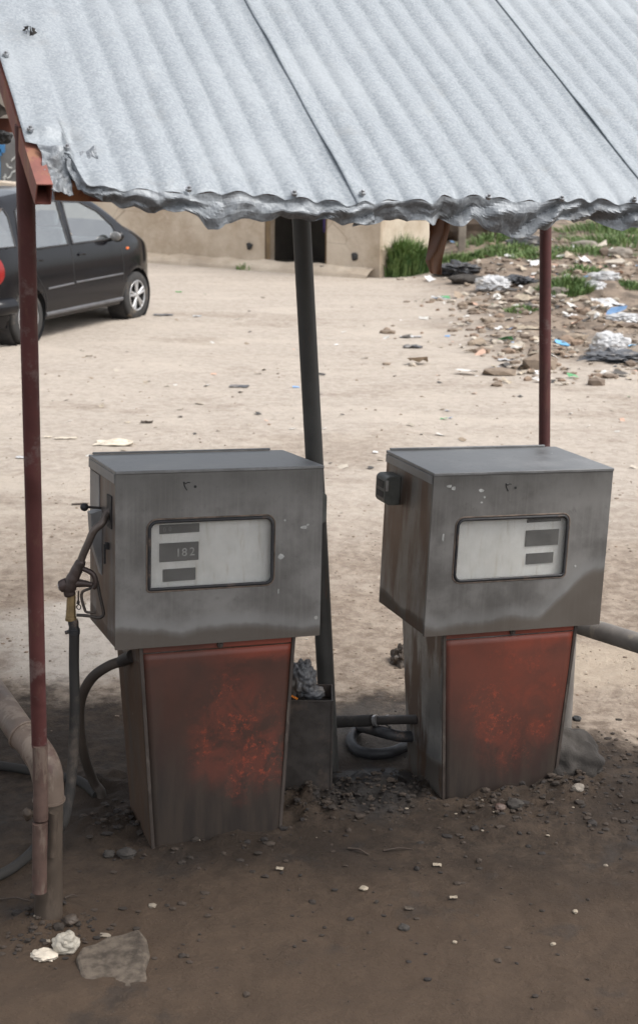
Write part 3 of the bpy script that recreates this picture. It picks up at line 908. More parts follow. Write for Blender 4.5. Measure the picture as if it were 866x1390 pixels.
def dispenser(M, label, seed, win, counters, wr, panel_keep, stain, side_brown):
    T = thing('fuel_dispenser', M, label, 'fuel pump', 'old fuel dispensers under the canopy')
    steel = steel_mat('head_front_steel', seed, stain_right=stain)
    side = steel_mat('head_side_steel', seed+3, (0.19,0.185,0.18) if seed < 1.5 else (0.25,0.235,0.215), brown_amt=side_brown)
    topm = steel_mat('head_top_steel', seed+6, (0.36,0.365,0.37), zs=-3)  # lighter base painted in for the reflection the canopy blocks
    t = 0.004
    # cabinet shell: sides, back, floor
    mb = MB()
    mb.box((0.002, 0.012, -H_+0.004), (0.002+t, D_, -0.012)); mb.box((W_-t-0.002, 0.012, -H_+0.004), (W_-0.002, D_, -0.012))
    mb.box((0.006, D_-t, -H_+0.004), (W_-0.006, D_-0.001, -0.012)); mb.box((0.0065, 0.012, -H_+0.005), (W_-0.0065, D_-t-0.001, -H_+0.009))
    mb.build('cabinet', side, T, 0.0, True)
    # lid with a folded rim that laps over the sides
    mb = MB()
    mb.box((-0.002, -0.003, -0.010), (W_+0.002, D_+0.003, 0.0))
    mb.box((-0.0025, 0.010, -0.040), (0.0015, D_+0.002, -0.0105)); mb.box((W_-0.0015, 0.010, -0.040), (W_+0.0025, D_+0.002, -0.0105))
    mb.box((0.01, D_-0.006, 0.001), (W_*0.93, D_+0.002, 0.008))
    mb.build('lid', topm, T, 0.002, True)
    # door with the window opening
    x0, z1, x1, z0 = win
    inner = rrect(x0, z0, x1, z1, wr, 6)
    outer = outer_for(inner, 0.0, -H_, W_, -0.0105)
    mb = MB(); ring_panel(mb, outer, inner, 0.0, 0.003)
    for a, b in (((0, 0.0035, -H_), (0.0035, 0.011, -0.011)), ((W_-0.0035, 0.0035, -H_), (W_, 0.011, -0.011)), ((0.004, 0.0035, -H_), (W_-0.004, 0.011, -H_+0.0035))): mb.box(a, b)
    door = mb.build('cabinet_door', steel, T, 0, True)
    # window frame, glass, dial plate, counters
    gk = MB(); loop = rrect(x0+0.001, z0+0.001, x1-0.001, z1-0.001, [max(0.004, r-0.001) for r in wr], 6)
    pts3 = [V((x, -0.001 + 0.0015*noise.noise(V((x*30, z*30, seed))), z)) for x, z in loop]
    gk.tube(pts3 + [pts3[0], pts3[1]], 0.0050, 8, cap=False)
    wf = gk.build('window_frame', G['gasket'], T, 0, True)
    rbm = MB(); loop2 = rrect(x0-0.007, z0-0.007, x1+0.007, z1+0.007, [r_+0.005 for r_ in wr], 6); p4 = [V((x, 0.0, z)) for x, z in loop2]
    rbm.tube(p4 + [p4[0], p4[1]], 0.0028, 6, cap=False); rbm.build('sealant_bead', G['bead'], wf, 0, True)
    gl = MB(); gl.box((x0+0.004, 0.005, z0+0.004), (x1-0.004, 0.008, z1-0.004)); gl.build('window_glass', G['winglass'], wf, 0, True)
    dp = MB(); dp.box((x0-0.02, 0.022, z0-0.02), (x1+0.02, 0.025, z1+0.02)); dial = dp.build('dial_plate', G['dial'], T, 0, True)
    for (a, b, c, d, txt, mat) in counters:
        cb = MB(); cb.prism([V((a, 0.0185, b)), V((c, 0.0185, b+0.001)), V((c, 0.0185, d+0.002)), V((a, 0.0185, d))], (0, 0.003, 0))
        co = cb.build('counter', G['counter'], dial, 0, True)
        if txt:
            tb = MB()
            for k, (ch, fx) in enumerate(txt):
                text_mesh(tb, ch, (b-d)*0.62 if b-d > 0.035 else (b-d)*0.7, Matrix.Translation(V((a+(c-a)*fx, 0.0175, d+(b-d)*0.26 + 0.001*k))) @ XZ)
            tb.build('digits', G[mat], co, 0, True)
    # hand-inked number (arabic-indic two and nought)
    ik = MB(); ix, iz = 0.225, -0.052
    if seed > 1.5: ix = 0.275; iz = -0.055
    st = [(-0.008,0.010),(-0.002,0.013),(0.006,0.010),(0.007,0.007)]
    def stroke(pl, r): ik.tube([V((ix+x, -0.0006, iz+z)) for x, z in pl], r, 6)
    stroke([(-0.016,0.014),(-0.010,0.008),(-0.004,0.012),(0.004,0.011)], 0.0016); stroke([(-0.016,0.014),(-0.013,0.0),(-0.006,-0.012)], 0.0017)
    ik.tube([V((ix+0.020, -0.0012, iz-0.002)), V((ix+0.020, 0.0, iz-0.002))], 0.0045, 10)
    ik.build('inked_number', G['ink'], T, 0, True)
    # paint chips on the face
    chips = [(0.535,-0.17,0.004,0.004),(0.60,-0.195,0.012,0.006),(0.612,-0.187,0.005,0.004),(0.525,-0.285,0.010,0.009),(0.518,-0.395,0.003,0.008)] if seed < 1.5 else \
            [(0.055,-0.045,0.012,0.005),(0.072,-0.052,0.008,0.007),(0.17,-0.062,0.010,0.006),(0.185,-0.085,0.004,0.004),(0.175,-0.102,0.006,0.004),(0.045,-0.215,0.004,0.014),(0.545,-0.335,0.004,0.004)]
    for k, (cx_, cz_, a_, b_) in enumerate(chips):
        pl = [V((cx_ + a_*math.cos(q*0.9)*(0.7+0.5*rnd.random()), -0.0006, cz_ + b_*math.sin(q*0.9)*(0.7+0.5*rnd.random()))) for q in range(7)]
        ch = MB(); ch.prism(pl, (0, 0.0009, 0)); ch.build('paint_chip', G['digit'], door, 0, True)
    # pedestal
    zt, zb = -H_+0.0035, -1.26
    body = steel_mat('pedestal_side', seed+11, (0.36,0.35,0.33) if seed > 1.5 else (0.115,0.09,0.072), brown_amt=0.1 if seed > 1.5 else 0.95, zs=-1.0 if seed > 1.5 else -0.6)
    def fx(z): 
        f = (zt - z) / (zt + 1.2); return 0.077 + 0.042*f, 0.585 - 0.035*f
    def q4(z, yf, yb, din=0.0):
        a, b = fx(z); return [V((a+din, yf, z)), V((b-din, yf, z)), V((b-din, yb, z)), V((a+din, yb, z))]
    mb = MB(); mb.hexa(q4(zb, 0.030, 0.30), q4(zt, 0.030, 0.365)); mb.build('pedestal', body, T, 0.004, True)
    om = orange_mat('orange_panel_paint', seed, panel_keep)
    a, b = fx(zt); a2, b2 = fx(zb); zz = zt - 0.026
    a1, b1 = fx(zz)
    mb = MB()
    mb.prism([V((a+0.012, 0.020, zt-0.001)), V((b-0.012, 0.020, zt-0.001)), V((b1-0.012, 0.020, zz+0.001)), V((a1+0.012, 0.020, zz+0.001))], (0, 0.011, 0))
    mb.build('top_strip', om, T, 0.0015, True)
    mb = MB()
    zl = -1.215
    a3, b3 = fx(zl)
    nx, nz = 24, 30
    def PP(i, j):
        z = zz - 0.003 + (zl - zz)*j/(nz-1); aa, bb = fx(z); s = i/(nx-1); x = (aa+0.012)*(1-s) + (bb-0.012)*s
        return V((x, 0.021 + 0.004*noise.noise(V((x*5, z*5, seed))), z))
    mb.grid(PP, nx, nz)
    pn = mb.build('access_panel', om, T, 0, True); mm = pn.modifiers.new('solid','SOLIDIFY'); mm.thickness = 0.002; mm.offset = 0
    for sgn in (0, 1):
        mb = MB()
        xa, xb = (fx(zt)[sgn], fx(zb)[sgn]); d0 = 0.011 if sgn == 0 else -0.011
        mb.prism([V((xa, 0.0165, zt-0.001)), V((xa+d0, 0.0165, zt-0.001)), V((xb+d0, 0.0165, zb)), V((xb, 0.0165, zb))], (0, 0.006, 0))
        mb.prism([V((xa-0.001, 0.0165, zt-0.001)), V((xa+0.0015*(1 if sgn == 0 else -1), 0.0165, zt-0.001)), V((xb+0.0015*(1 if sgn == 0 else -1), 0.0165, zb)), V((xb-0.001, 0.0165, zb))], (0, 0.03, 0)) if False else None
        mb.build('edge_rail', G['trim'], T, 0.001, True)
    mb = MB(); lx = 0.335
    mb.tube([V((lx, 0.019, zt-0.014)), V((lx, 0.012, zt-0.014))], [0.011, 0.009], 14); mb.tube([V((lx, 0.012, zt-0.014)), V((lx, 0.009, zt-0.014))], [0.005, 0.004], 10)
    mb.build('lock', G['trim'], T, 0, True)
    return T

P0 = pump_matrix((-0.604, 4.065, 1.213), -3.768, 1.903, 20.548)
P1 = pump_matrix((0.368, 4.371, 1.155), -0.12, 2.013, 20.226)
D0 = dispenser(P0, 'left fuel pump with nozzle hung on its side and counters at left of its window', 1.0,
    (0.103, -0.157, 0.496, -0.367), [(0.140,-0.172,0.265,-0.200,[('0',.08),('0',.22)],'faint'),(0.140,-0.229,0.263,-0.287,[('1',0.40),('8',0.56),('2',0.76)],'digit'),(0.151,-0.310,0.254,-0.349,None,None)],
    [0.026,0.026,0.006,0.022], 0.45, False, 0.8)
D1 = dispenser(P1, 'right fuel pump with counters at right of its window and pale bare side', 2.0,
    (0.095, -0.157, 0.502, -0.365), [(0.359,-0.166,0.487,-0.182,None,None),(0.358,-0.209,0.482,-0.264,None,None),(0.366,-0.289,0.468,-0.326,None,None)],
    [0.024,0.024,0.024,0.012], 0.35, True, 0.45)
# left head: side details
def L0(x, y, z): return P0 @ V((x, y, z))
mb = MB(); mb.box((-0.0012, 0.235, -0.30), (0.0018, 0.375, -0.045)); mb.build('side_plate', G['stainless'], D0, 0, True)
mb = MB(); mb.box((-0.0020, 0.055, -0.185), (0.0016, 0.115, -0.085)); sl = mb.build('nozzle_slot', G['ink'], D0, 0, True)
mb = MB(); mb.tube([V((0.001, 0.21, -0.145)), V((-0.045, 0.21, -0.140))], 0.004, 8); hd = mb.build('switch_lever', G['darkmetal'], D0, 0, True)
mb = MB(); mb.blob((-0.052, 0.21, -0.140), (0.013, 0.013, 0.013), 1, 3, 0.0, smooth=True); mb.build('knob', G['gasket'], hd, 0, True)
mb = MB(); mb.prism([V((0.0016, 0.20, -0.15)), V((-0.035, 0.20, -0.16)), V((-0.028, 0.20, -0.26)), V((0.0016, 0.20, -0.36))], (0, 0.05, 0)); mb.build('nozzle_cradle', G['stainless'], D0, 0.001, True)
mb = MB(); mb.box((-0.010, 0.095, -0.255), (0.0016, 0.112, -0.235)); mb.box((-0.014, 0.099, -0.300), (-0.008, 0.107, -0.240)); mb.build('latch', G['ink'], D0, 0.001, True)
mb = MB(); pl = rrect(0, -0.195, 0.034, -0.095, [0.016, 0.002, 0.002, 0.016], 5)
mb.prism([V((W_+x, 0.05, z)) for x, z in pl], (0, 0.07, 0)); mb.build('side_holder', G['holder'], D0, 0.002, True)
# right head: holster on its left side
mb = MB(); pl = rrect(-0.055, -0.165, 0.001, -0.065, [0.003, 0.018, 0.022, 0.003], 5)
mb.prism([V((x, 0.26, z)) for x, z in pl], (0, 0.085, 0)); ho = mb.build('side_holder', G['holder'], D1, 0.004, True)
mb = MB(); mb.box((-0.0565, 0.275, -0.108), (-0.053, 0.33, -0.083)); mb.box((-0.0565, 0.275, -0.140), (-0.053, 0.33, -0.119)); mb.build('slots', G['ink'], ho, 0, True)
mb = MB(); pl2 = rrect(-0.0545, -0.085, -0.030, -0.066, 0.006, 3); mb.box((-0.054, 0.2575, -0.115), (-0.044, 0.2595, -0.078)); mb.build('face_plate', G['clamp'], ho, 0.001, True)

# ------------------------------------------------------------------ nozzle with its hose
YN = 4.105
def z2(x, y, Y=YN): return at(70 + x*0.1727, 660 + y*0.1727, Y)
NZ = thing('fuel_nozzle', z2(165, 900), 'greasy fuel nozzle with brass neck hooked in left pump, trailing a black hose', 'fuel nozzle')
mb = MB(); sp = smooth_path([L0(0.01, 0.085, -0.135), L0(-0.008, 0.085, -0.142), z2(400,290,4.11), z2(335,350), z2(290,450), z2(250,540), z2(232,592)], 5)
mb.tube(sp, 0.0118, 14); mb.build('spout', G['spout'], NZ)
mb = MB(); mb.tube(smooth_path([z2(236,580), z2(228,605), z2(205,650), z2(175,715), z2(150,770), z2(142,820), z2(150,862)], 4),
                   [0.0125]*2 + [0.0155]*2+[0.0165]*4 + [0.018]*4 + [0.0205]*4 + [0.0215]*4 + [0.018]*4 + [0.0145], 16)
mb.tube([z2(130,765), z2(95,782), z2(72,790)], [0.0195, 0.0205, 0.018], 14)
mb.tube(smooth_path([z2(225,640), z2(290,665), z2(335,700), z2(350,765), z2(330,800)], 4), 0.0085, 8)
mb.tube([z2(190,760), z2(260,765), z2(325,775)], [0.014, 0.011, 0.007], 10)
nb_ = mb.build('nozzle_body', G['nozzle'], NZ)
mb = MB(); mb.tube([z2(72,790), z2(60,793)], [0.0145, 0.011], 14); mb.build('cap', G['clamp'], nb_)
mb = MB(); mb.tube(smooth_path([z2(340,690), z2(362,760), z2(385,870), z2(408,975), z2(408,1015), z2(370,1035), z2(300,1020), z2(200,1012)], 4), 0.0052, 8); mb.build('guard', G['darkmetal'], NZ)
mb = MB(); mb.tube(smooth_path([z2(330,780), z2(300,805), z2(250,828), z2(238,870), z2(258,950), z2(280,990), z2(350,990)], 4), 0.0045, 8); mb.build('trigger', G['darkmetal'], NZ)
mb = MB(); mb.tube([z2(158,850), z2(156,960), z2(154,1040)], [0.0135, 0.0145, 0.0165], 8, smooth=False); mb.tube([z2(154,1030), z2(156,1052)], 0.0172, 12); mb.build('brass_neck', G['brass'], NZ)
mb = MB(); mb.tube([z2(170,1050), z2(175,1075), z2(178,1100), z2(180,1125)], [0.015, 0.0165, 0.0150, 0.0165], 14); mb.tube([z2(182,1120), z2(182,1160)], 0.0178, 14); mb.tube([z2(150,1140), z2(112,1152)], 0.006, 8); mb.build('hose_collar', G['gasket'], NZ)
mb = MB()
mb.tube([z2(215,825), z2(213,915)], 0.003, 6)
cc = z2(217,950); mb.tube([cc + V((0.0065*math.cos(a*0.6), 0, 0.0075*math.sin(a*0.6))) for a in range(12)], 0.0018, 6); mb.tube([z2(215,905), z2(210,925)], 0.005, 8)
mb.build('hook_chain', G['darkmetal'], NZ)
hp = [z2(182,1150), at(101,900,4.10), at(102,950,4.08), at(101,1000,4.05), at(98,1050,4.02), at(93,1090,3.98), at(82,1124,3.94), gr(60,1152,0.030), gr(32,1175,0.018), gr(0,1194,0.015), gr(-60,1215,0.016), gr(-150,1220,0.016), gr(-240,1160,0.016), gr(-240,1070,0.016), gr(-150,1040,0.016), gr(-60,1040,0.016), gr(0,1045,0.016), gr(45,1052,0.016), gr(85,1060,0.015), gr(110,1070,0.012), gr(132,1083,0.006)]
mb = MB(); mb.tube(smooth_path(hp, 8), 0.0160, 14); mb.build('hose', G['rubber'], NZ)
hp = [gr(139,1086,-0.01), gr(137,1083,0.02), at(128,1062,4.39), at(116,1030,4.33), at(109,990,4.28), at(110,952,4.25), at(124,922,4.22), at(148,904,4.21), at(172,896,4.21), L0(0.088, 0.12, -0.605)]
mb = MB(); mb.tube(smooth_path(hp, 8), 0.0165, 14); hz = mb.build('feed_hose', G['rubber_mud'], D0)
mb = MB(); a = at(166,897,4.21); b = L0(0.079, 0.12, -0.603); mb.tube([a, a.lerp(b, .5), b], [0.0195, 0.0205, 0.0195], 12); mb.build('hose_union', G['darkmetal'], hz)

# hose pair between the pumps, joined to the right pump
PH = thing('supply_pipe', at(500, 978, 4.75), 'black rubber pipe with clamps and a looped hose between the two pumps', 'hose')
mb = MB(); a = at(452,979,4.82); b = at(512,977,4.80); c_ = P1 @ V((0.11, 0.28, -0.93))
a.z = b.z = c_.z = 0.235
mb = MB(); pA = at(452,980,4.80); pB = at(505,978,4.72); pC = at(540,977,4.66)
mb.tube([pA - V((0.14,0,0.0)), pA, pA.lerp(pB,.5), pB], [0.022,0.0225,0.021,0.0215], 14); mb.build('rubber_pipe', G['rubber'], PH)
for q in (510, 527):
    mb = MB(); p = at(q, 978, 4.70); e = (pC-pB).normalized(); mb.tube([p - e*0.005, p + e*0.005], 0.0205, 14); mb.tube([p + V((0.004,0,-0.018)), p + V((0.008,0,-0.028))], 0.006, 8); mb.build('hose_clamp', G['clamp'], PH)
mb = MB(); mb.tube([pB - (pC-pB)*0.1, pC + (pC-pB)*0.8], 0.0165, 14); mb.build('joint', G['darkmetal'], PH)
mb = MB()
lp = [at(560,1000,4.66), at(540,999,4.64), at(515,993,4.68), gr(488,998,0.030), gr(476,1012,0.022), gr(486,1026,0.022), gr(510,1031,0.022), gr(535,1028,0.024), gr(560,1018,0.03)]
mb.tube(smooth_path(lp, 8), 0.0205, 16); mb.build('looped_hose', G['gasket'], PH)

# ------------------------------------------------------------------ barrier pipes
b0 = gr(66, 1250); BP = thing('barrier_pipe', b0, 'dusty bent steel barrier pipe rising beside the red post', 'barrier')
Yb = b0.y
mb = MB(); mb.tube([V((b0.x, b0.y, -0.06)), at(66,1160,Yb), at(67,1085,Yb)], 0.0395, 24); mb.build('upright', G['mudpipe'], BP)
el_ = at(67,1085,Yb); z_el = at(30,995,Yb+0.03).z
path = [el_, at(66,1060,Yb), at(60,1036,Yb+0.005), at(47,1015,Yb+0.03), at(32,998,Yb+0.07)]
mb = MB(); mb.tube(smooth_path(path, 5), [0.0415]*6+[0.0435]*10+[0.0415]*5, 22)
for k in (0, -1):
    q = smooth_path(path, 5); p = q[k]; d = (q[1]-q[0] if k == 0 else q[-1]-q[-2]).normalized(); mb.tube([p - d*0.003, p + d*0.003], 0.0455, 22)
mb.build('elbow', G['dustpipe'], BP)
p0 = path[-1]; dv = V((math.sin(R(-26)), math.cos(R(-26)), 0.0))
mb = MB(); mb.tube([p0 - dv*0.01, p0 + dv*0.9, p0 + dv*1.8], 0.0405, 22); mb.build('rail', G['dustpipe'], BP)
pe = p0 + dv*1.8; mb = MB(); mb.tube([pe, pe + dv*0.05 - V((0,0,0.05)), V((pe.x+dv.x*.06, pe.y+dv.y*.06, -0.05))], 0.0405, 20); mb.build('upright', G['mudpipe'], BP)
mb = MB(); p = at(38,1105,3.62); mb.tube([at(60,1108,3.60), at(42,1104,3.57)], 0.009, 10); mb.blob(at(38,1105,3.57), (0.014,0.012,0.018), 3, 3, 0.25, 1.5, smooth=True); mb.build('bolt', G['mudpipe'], BP)
mb = MB(); a, b = at(74,1103,3.555), at(71,1162,3.555); mb.tube([a, b], 0.013, 8); mb.build('bracket', G['mudpipe'], BP)

b1 = gr(770, 1000); RP2 = thing('barrier_pipe', V((0.93, 5.0, 0)), 'grey pipe rail sloping out from behind the right pump', 'barrier')
a = at(770, 843, 5.02); b = at(866, 873, 4.72); d = (b-a)
mb = MB(); mb.tube([a, a + d*0.5, b, a + d*2.6], 0.036, 22); mb.build('rail', G['greypipe'], RP2)
e = a + d*2.6; mb = MB(); mb.tube(smooth_path([e, e + d.normalized()*0.06 - V((0,0,0.03)), e + d.normalized()*0.08 - V((0,0,0.12)), V((e.x + d.normalized().x*.08, e.y+d.normalized().y*.08, -0.05))], 4), 0.036, 20); mb.build('upright', G['greypipe'], RP2)
mb = MB(); mb.tube([a - V((0,0,.03)), V((a.x, a.y, -0.05))], 0.036, 20); mb.build('upright', G['greypipe'], RP2)

# ------------------------------------------------------------------ metal box with bag behind left pump
zb = at(440, 951, 4.42).z
mb = MB(); x0, x1 = -0.165, 0.056; y0, y1 = 4.42, 4.575; t_ = 0.004
for bx in (((x0,y0,0.0),(x1,y0+t_,zb)), ((x0,y1-t_,0.0),(x1,y1,zb)), ((x0,y0+t_,0.0),(x0+t_,y1-t_,zb)), ((x1-t_,y0+t_,0.0),(x1,y1-t_,zb)), ((x0+t_,y0+t_,0.02),(x1-t_,y1-t_,0.03))): mb.box(*bx)
mb.box((x1-0.004, y0-0.002, 0), (x1+0.003, y0+0.006, zb+0.001)); mb.box((x0, y0-0.002, zb-0.006), (x1-0.005, y0-0.0003, zb+0.001))
mb.box((x0+t_, y0+t_, zb-0.05), (x1-t_, y1-t_, zb-0.045))
tag(mb.build('metal_bin', G['darkmetal'], bevel=0.001), 'dark open metal box behind the left pump at the leaning post', 'metal box')
mb = MB(); c_ = at(412, 920, 4.48); mb.blob(c_ + V((-0.005,0,-0.005)), (0.045,0.035,0.062), 5, 5, 0.38, 1.5, ridge=True, smooth=True)
mb.blob(at(425, 940, 4.48), (0.038,0.03,0.022), 6, 4, 0.3, 1.2, ridge=True, smooth=True)
tag(mb.build('plastic_bag', G['greybag']), 'crumpled grey black plastic bag stuffed in the dark metal box', 'plastic bag')
mb = MB(); mb.beam(at(395,944,4.445), at(404,949,4.445), 0.004, 0.006); tag(mb.build('wrapper', G['orangeplastic']), 'orange scrap beside the black bag on the metal box', 'scrap')

# concrete lump right of right pump
mb = MB(); c_ = gr(775, 1068); mb.blob((0.875, 4.66, 0.055), (0.135,0.11,0.115), 11, 5, 0.30, 1.5, smooth=False, flat=-0.14)
tag(mb.build('concrete_lump', G['oilrock']), 'oil-stained concrete lump against the right pump pedestal', 'concrete lump')
mb = MB(); c_ = gr(525, 905, 0.03); mb.blob(c_ + V((0.07,0.05,-0.03)), (0.05,0.06,0.075), 13, 4, 0.45, 2.2)
tag(mb.build('rock', G['mudpipe']), 'rough earthy rock showing at back of right pump', 'rock')

def rock(px, py, s, seed, mat, label, cat='stone', sz=(1,0.8,0.6), group=None, name='stone', sub=3, sink=0.3):
    g_ = gr(px, py); mb = MB(); k = s
    mb.blob(g_ + V((0,0,k*sz[2]*(1-sink))), (k*sz[0], k*sz[1], k*sz[2]), seed, sub, 0.28, 1.3, smooth=False)
    return tag(mb.build(name, G[mat]), label, cat, group)
rock(172, 1163, 0.030, 21, 'oilrock', 'rounded muddy stone by front corner of left pump', sz=(1,0.8,0.55))
rock(148, 1163, 0.020, 22, 'oilrock', 'smaller muddy stone left of the rounded one by left pump')
rock(697, 1100, 0.030, 23, 'oilrock', 'larger dark stone at foot of right pump panel')
rock(678, 1101, 0.020, 24, 'sleeve', 'reddish stone at foot of right pump panel')
rock(784, 1077, 0.022, 25, 'concrete', 'pale broken stone below the concrete lump')
rock(494, 1207, 0.015, 26, 'board', 'round pale bottle top lying on the dark mud', 'bottle top', (1,0.9,0.35), name='round_lid', sub=2)
rock(780, 1240, 0.008, 27, 'board', 'small cream pebble low on the right mud', sz=(1,1,0.7), name='pebble')
rock(617, 1280, 0.007, 28, 'board', 'tiny cream pebble at bottom centre of the mud', name='pebble')
rock(97, 1262, 0.022, 29, 'mudpipe', 'brown stone beside foot of the barrier pipe')
rock(750, 1283, 0.008, 31, 'board', 'tan pebble at lower right edge of the mud', name='pebble')
rock(548, 1262, 0.016, 32, 'oilrock', 'dark pebble alone on the mud in front', name='pebble')
rock(762, 977, 0.016, 33, 'oilrock', 'dark stone right of the concrete lump', name='stone')
rock(782, 977, 0.018, 34, 'ink', 'black cube-like stone right of the concrete lump', name='stone')
# wrappers and slab at the bottom left
mb = MB(); c_ = gr(90, 1288); mb.blob(c_ + V((0,0,0.018)), (0.036,0.028,0.030), 41, 4, 0.34, 1.0, ridge=True)
tag(mb.build('crumpled_bag', G['palebag']), 'crumpled white bag at bottom left near the slab', 'plastic bag')
mb = MB(); c_ = gr(62, 1300); mb.blob(c_ + V((0,0,0.008)), (0.035,0.025,0.012), 42, 3, 0.5, 2.2, ridge=True)
tag(mb.build('crumpled_wrapper', G['paper']), 'tan crumpled wrapper left of the white bag', 'wrapper')
mb = MB(); q_ = [gr(*p) for p in ((104,1306),(112,1295),(131,1288),(147,1281),(166,1279),(189,1273),(200,1284),(204,1300),(198,1318),(202,1334),(176,1342),(158,1338),(140,1344),(124,1332),(110,1326))]
mb.prism([V((p.x, p.y, -0.03)) for p in q_], (0, 0, 0.06))
yb_ = max(p.y for p in q_); mb.v = [V((p.x, p.y, p.z - (max(0, yb_ - p.y) * 0.13 if p.z > 0 else 0) + (0.004*noise.noise(p*30) if p.z > 0 else 0))) for p in mb.v]
tag(mb.build('paving_slab', G['slab'], bevel=0.008), 'broken gritty concrete slab at bottom left corner', 'slab')
def twig(x0,y0,x1,y1,r,label):
    a, b = gr(x0,y0,r), gr(x1,y1,r); mid = a.lerp(b,.5) + V((0.004,0.004,0.006))
    mb = MB(); mb.tube([a, mid, b], [r, r*0.9, r*0.5], 6); tag(mb.build('twig', G['twig']), label, 'twig')
twig(0,1192+30,42,1232,0.003,'thin dark twig left of the barrier pipe foot')
twig(88,1220,106,1218,0.003,'short twig right of the barrier pipe')
twig(472,1153,500,1162,0.004,'brown twig on the mud between the pumps')
twig(520,1156,560,1154,0.003,'thin root lying on the mud left of right pump')
def scrap(px, py, sx, sy, seed, mat, label, cat='paper', name='paper_scrap', rot=0.0, h=0.006, amp=0.3, n=8):
    g_ = gr(px, py); M = Matrix.Rotation(rot, 4, 'Z'); mb = MB()
    def P(i, j):
        a, b = i/(n-1)-.5, j/(n-1)-.5
        ed = 1 + 0.25*noise.noise(V((a*3+seed, b*3, 0)))
        p = M @ V((a*sx*ed, b*sy*ed, 0)); q = V((a*3.1+seed, b*3.1, 1))
        z = gz(g_.x+p.x, g_.y+p.y) + h + amp*min(sx,sy)*abs(noise.noise(q))
        return V((g_.x+p.x, g_.y+p.y, z))
    mb.grid(P, n, n, smooth=False)
    o = mb.build(name, G[mat]); mm = o.modifiers.new('solid','SOLIDIFY'); mm.thickness = 0.002
    return tag(o, label, cat)
scrap(155, 603, 0.26, 0.14, 1, 'paper', 'crinkled cream paper lying behind the left pump')
scrap(90, 596, 0.15, 0.04, 2, 'paper', 'long thin paper curl beside the red post', rot=0.3)
scrap(66, 594, 0.06, 0.04, 3, 'paper', 'small white scrap right of the red post')
scrap(29, 622, 0.06, 0.05, 4, 'whitebag', 'bluish white scrap left of the red post', 'plastic scrap', 'plastic_scrap')
scrap(380, 1183, 0.022, 0.014, 5, 'board', 'sliver of paper on the mud in front of left pump')
scrap(383+210, 1176, 0.028, 0.016, 6, 'board', 'pale wood sliver on the mud before right pump', 'splinter', 'splinter')
scrap(615, 1221, 0.022, 0.014, 7, 'board', 'bone-like sliver on the mud below right pump', 'splinter', 'splinter')
scrap(555, 1235, 0.025, 0.014, 8, 'slab', 'brown leaf scrap on the dark mud', 'leaf', 'dead_leaf')
scrap(109, 690-5, 0.10, 0.03, 9, 'twig', 'brown peel on the sand left of left pump', 'peel', 'dry_peel')
scrap(325, 525, 0.16, 0.12, 10, 'greybag', 'flat grey plastic on the open yard', 'plastic scrap', 'plastic_scrap', amp=.15)
scrap(222, 428, 0.22, 0.14, 11, 'greybag', 'grey rag beside the front wheel of the black car', 'rag', 'rag', amp=.15)
scrap(268, 400+30, 0.10, 0.07, 12, 'whitebag', 'white scrap right of the grey rag near the car', 'plastic scrap', 'plastic_scrap')
scrap(243, 397, 0.08, 0.05, 13, 'greenplastic', 'green cap on the ground ahead of the black car', 'scrap', 'plastic_scrap')
scrap(200, 574, 0.09, 0.06, 14, 'twig', 'dark flat scrap on the yard above left pump', 'scrap', 'rag')

# ------------------------------------------------------------------ rubble field: named pieces
def bag(px, py, s, seed, mat, label, cat='plastic bag', name='plastic_bag', sz=(1,0.8,0.6), rough=0.42, fr=1.9):
    g_ = gr(px, py); mb = MB(); mb.blob(g_ + V((0,0,s*sz[2]*0.7)), (s*sz[0], s*sz[1], s*sz[2]), seed, 4, rough, fr, ridge=True, smooth=False)
    return tag(mb.build(name, G[mat]), label, cat)
bag(826, 478, 0.185, 51, 'whitebag', 'large bulging white bag at right edge of the rubble', sz=(1,0.7,0.62))
bag(838, 492, 0.24, 52, 'greybag', 'dark grey plastic sheet below the large white bag', sz=(1.2,0.8,0.25), rough=0.7, fr=2)
bag(804, 396, 0.15, 53, 'whitebag', 'white bag nearest the grass clump by the right post', sz=(1.0,0.6,0.45))
bag(820, 388, 0.17, 54, 'whitebag', 'thin white bag just right of another white bag in the rubble', sz=(1.1,0.4,0.4))
bag(668, 393, 0.22, 55, 'whitebag', 'grey white bag among dark debris left of the right post', sz=(1,0.7,0.5))
bag(845, 437, 0.17, 56, 'whitebag', 'pale flattened bag by the green wrapper at far right', sz=(1.2,0.8,0.35))
bag(712, 336, 0.22, 57, 'greybag', 'torn grey sheet sticking up on the grassy bank', 'sheet', 'torn_sheet', sz=(1.2,0.3,0.5), rough=0.5)
bag(620, 372, 0.24, 58, 'blackbag', 'black burnt heap by the wall corner', 'burnt heap', 'burnt_heap', sz=(1.3,1.0,0.4), rough=0.6)
bag(700, 384, 0.18, 59, 'blackbag', 'dark bag in the burnt debris left of the post', sz=(1.5,1,0.3), rough=0.6)
scrap(795, 412, 0.55, 0.26, 61, 'board', 'broken oval tan board on the rubble', 'board', 'broken_board', amp=.15)
scrap(826, 410, 0.40, 0.2, 62, 'whitebag', 'white sheet scrap right of the tan board', 'plastic scrap', 'plastic_scrap')
scrap(768, 470, 0.28, 0.14, 63, 'blueplastic', 'light blue wrapper on the rubble right of the post', 'wrapper', 'wrapper', rot=-0.6)
scrap(853, 474, 0.12, 0.10, 64, 'blueplastic', 'bright blue scrap beside the large white bag', 'wrapper', 'wrapper')
scrap(838, 428, 0.20, 0.16, 65, 'greenplastic', 'green wrapper at the far right of the rubble', 'wrapper', 'wrapper', rot=0.5)
scrap(786, 468, 0.16, 0.10, 66, 'palebag', 'white and yellow wrapper right of the blue one', 'wrapper', 'wrapper')
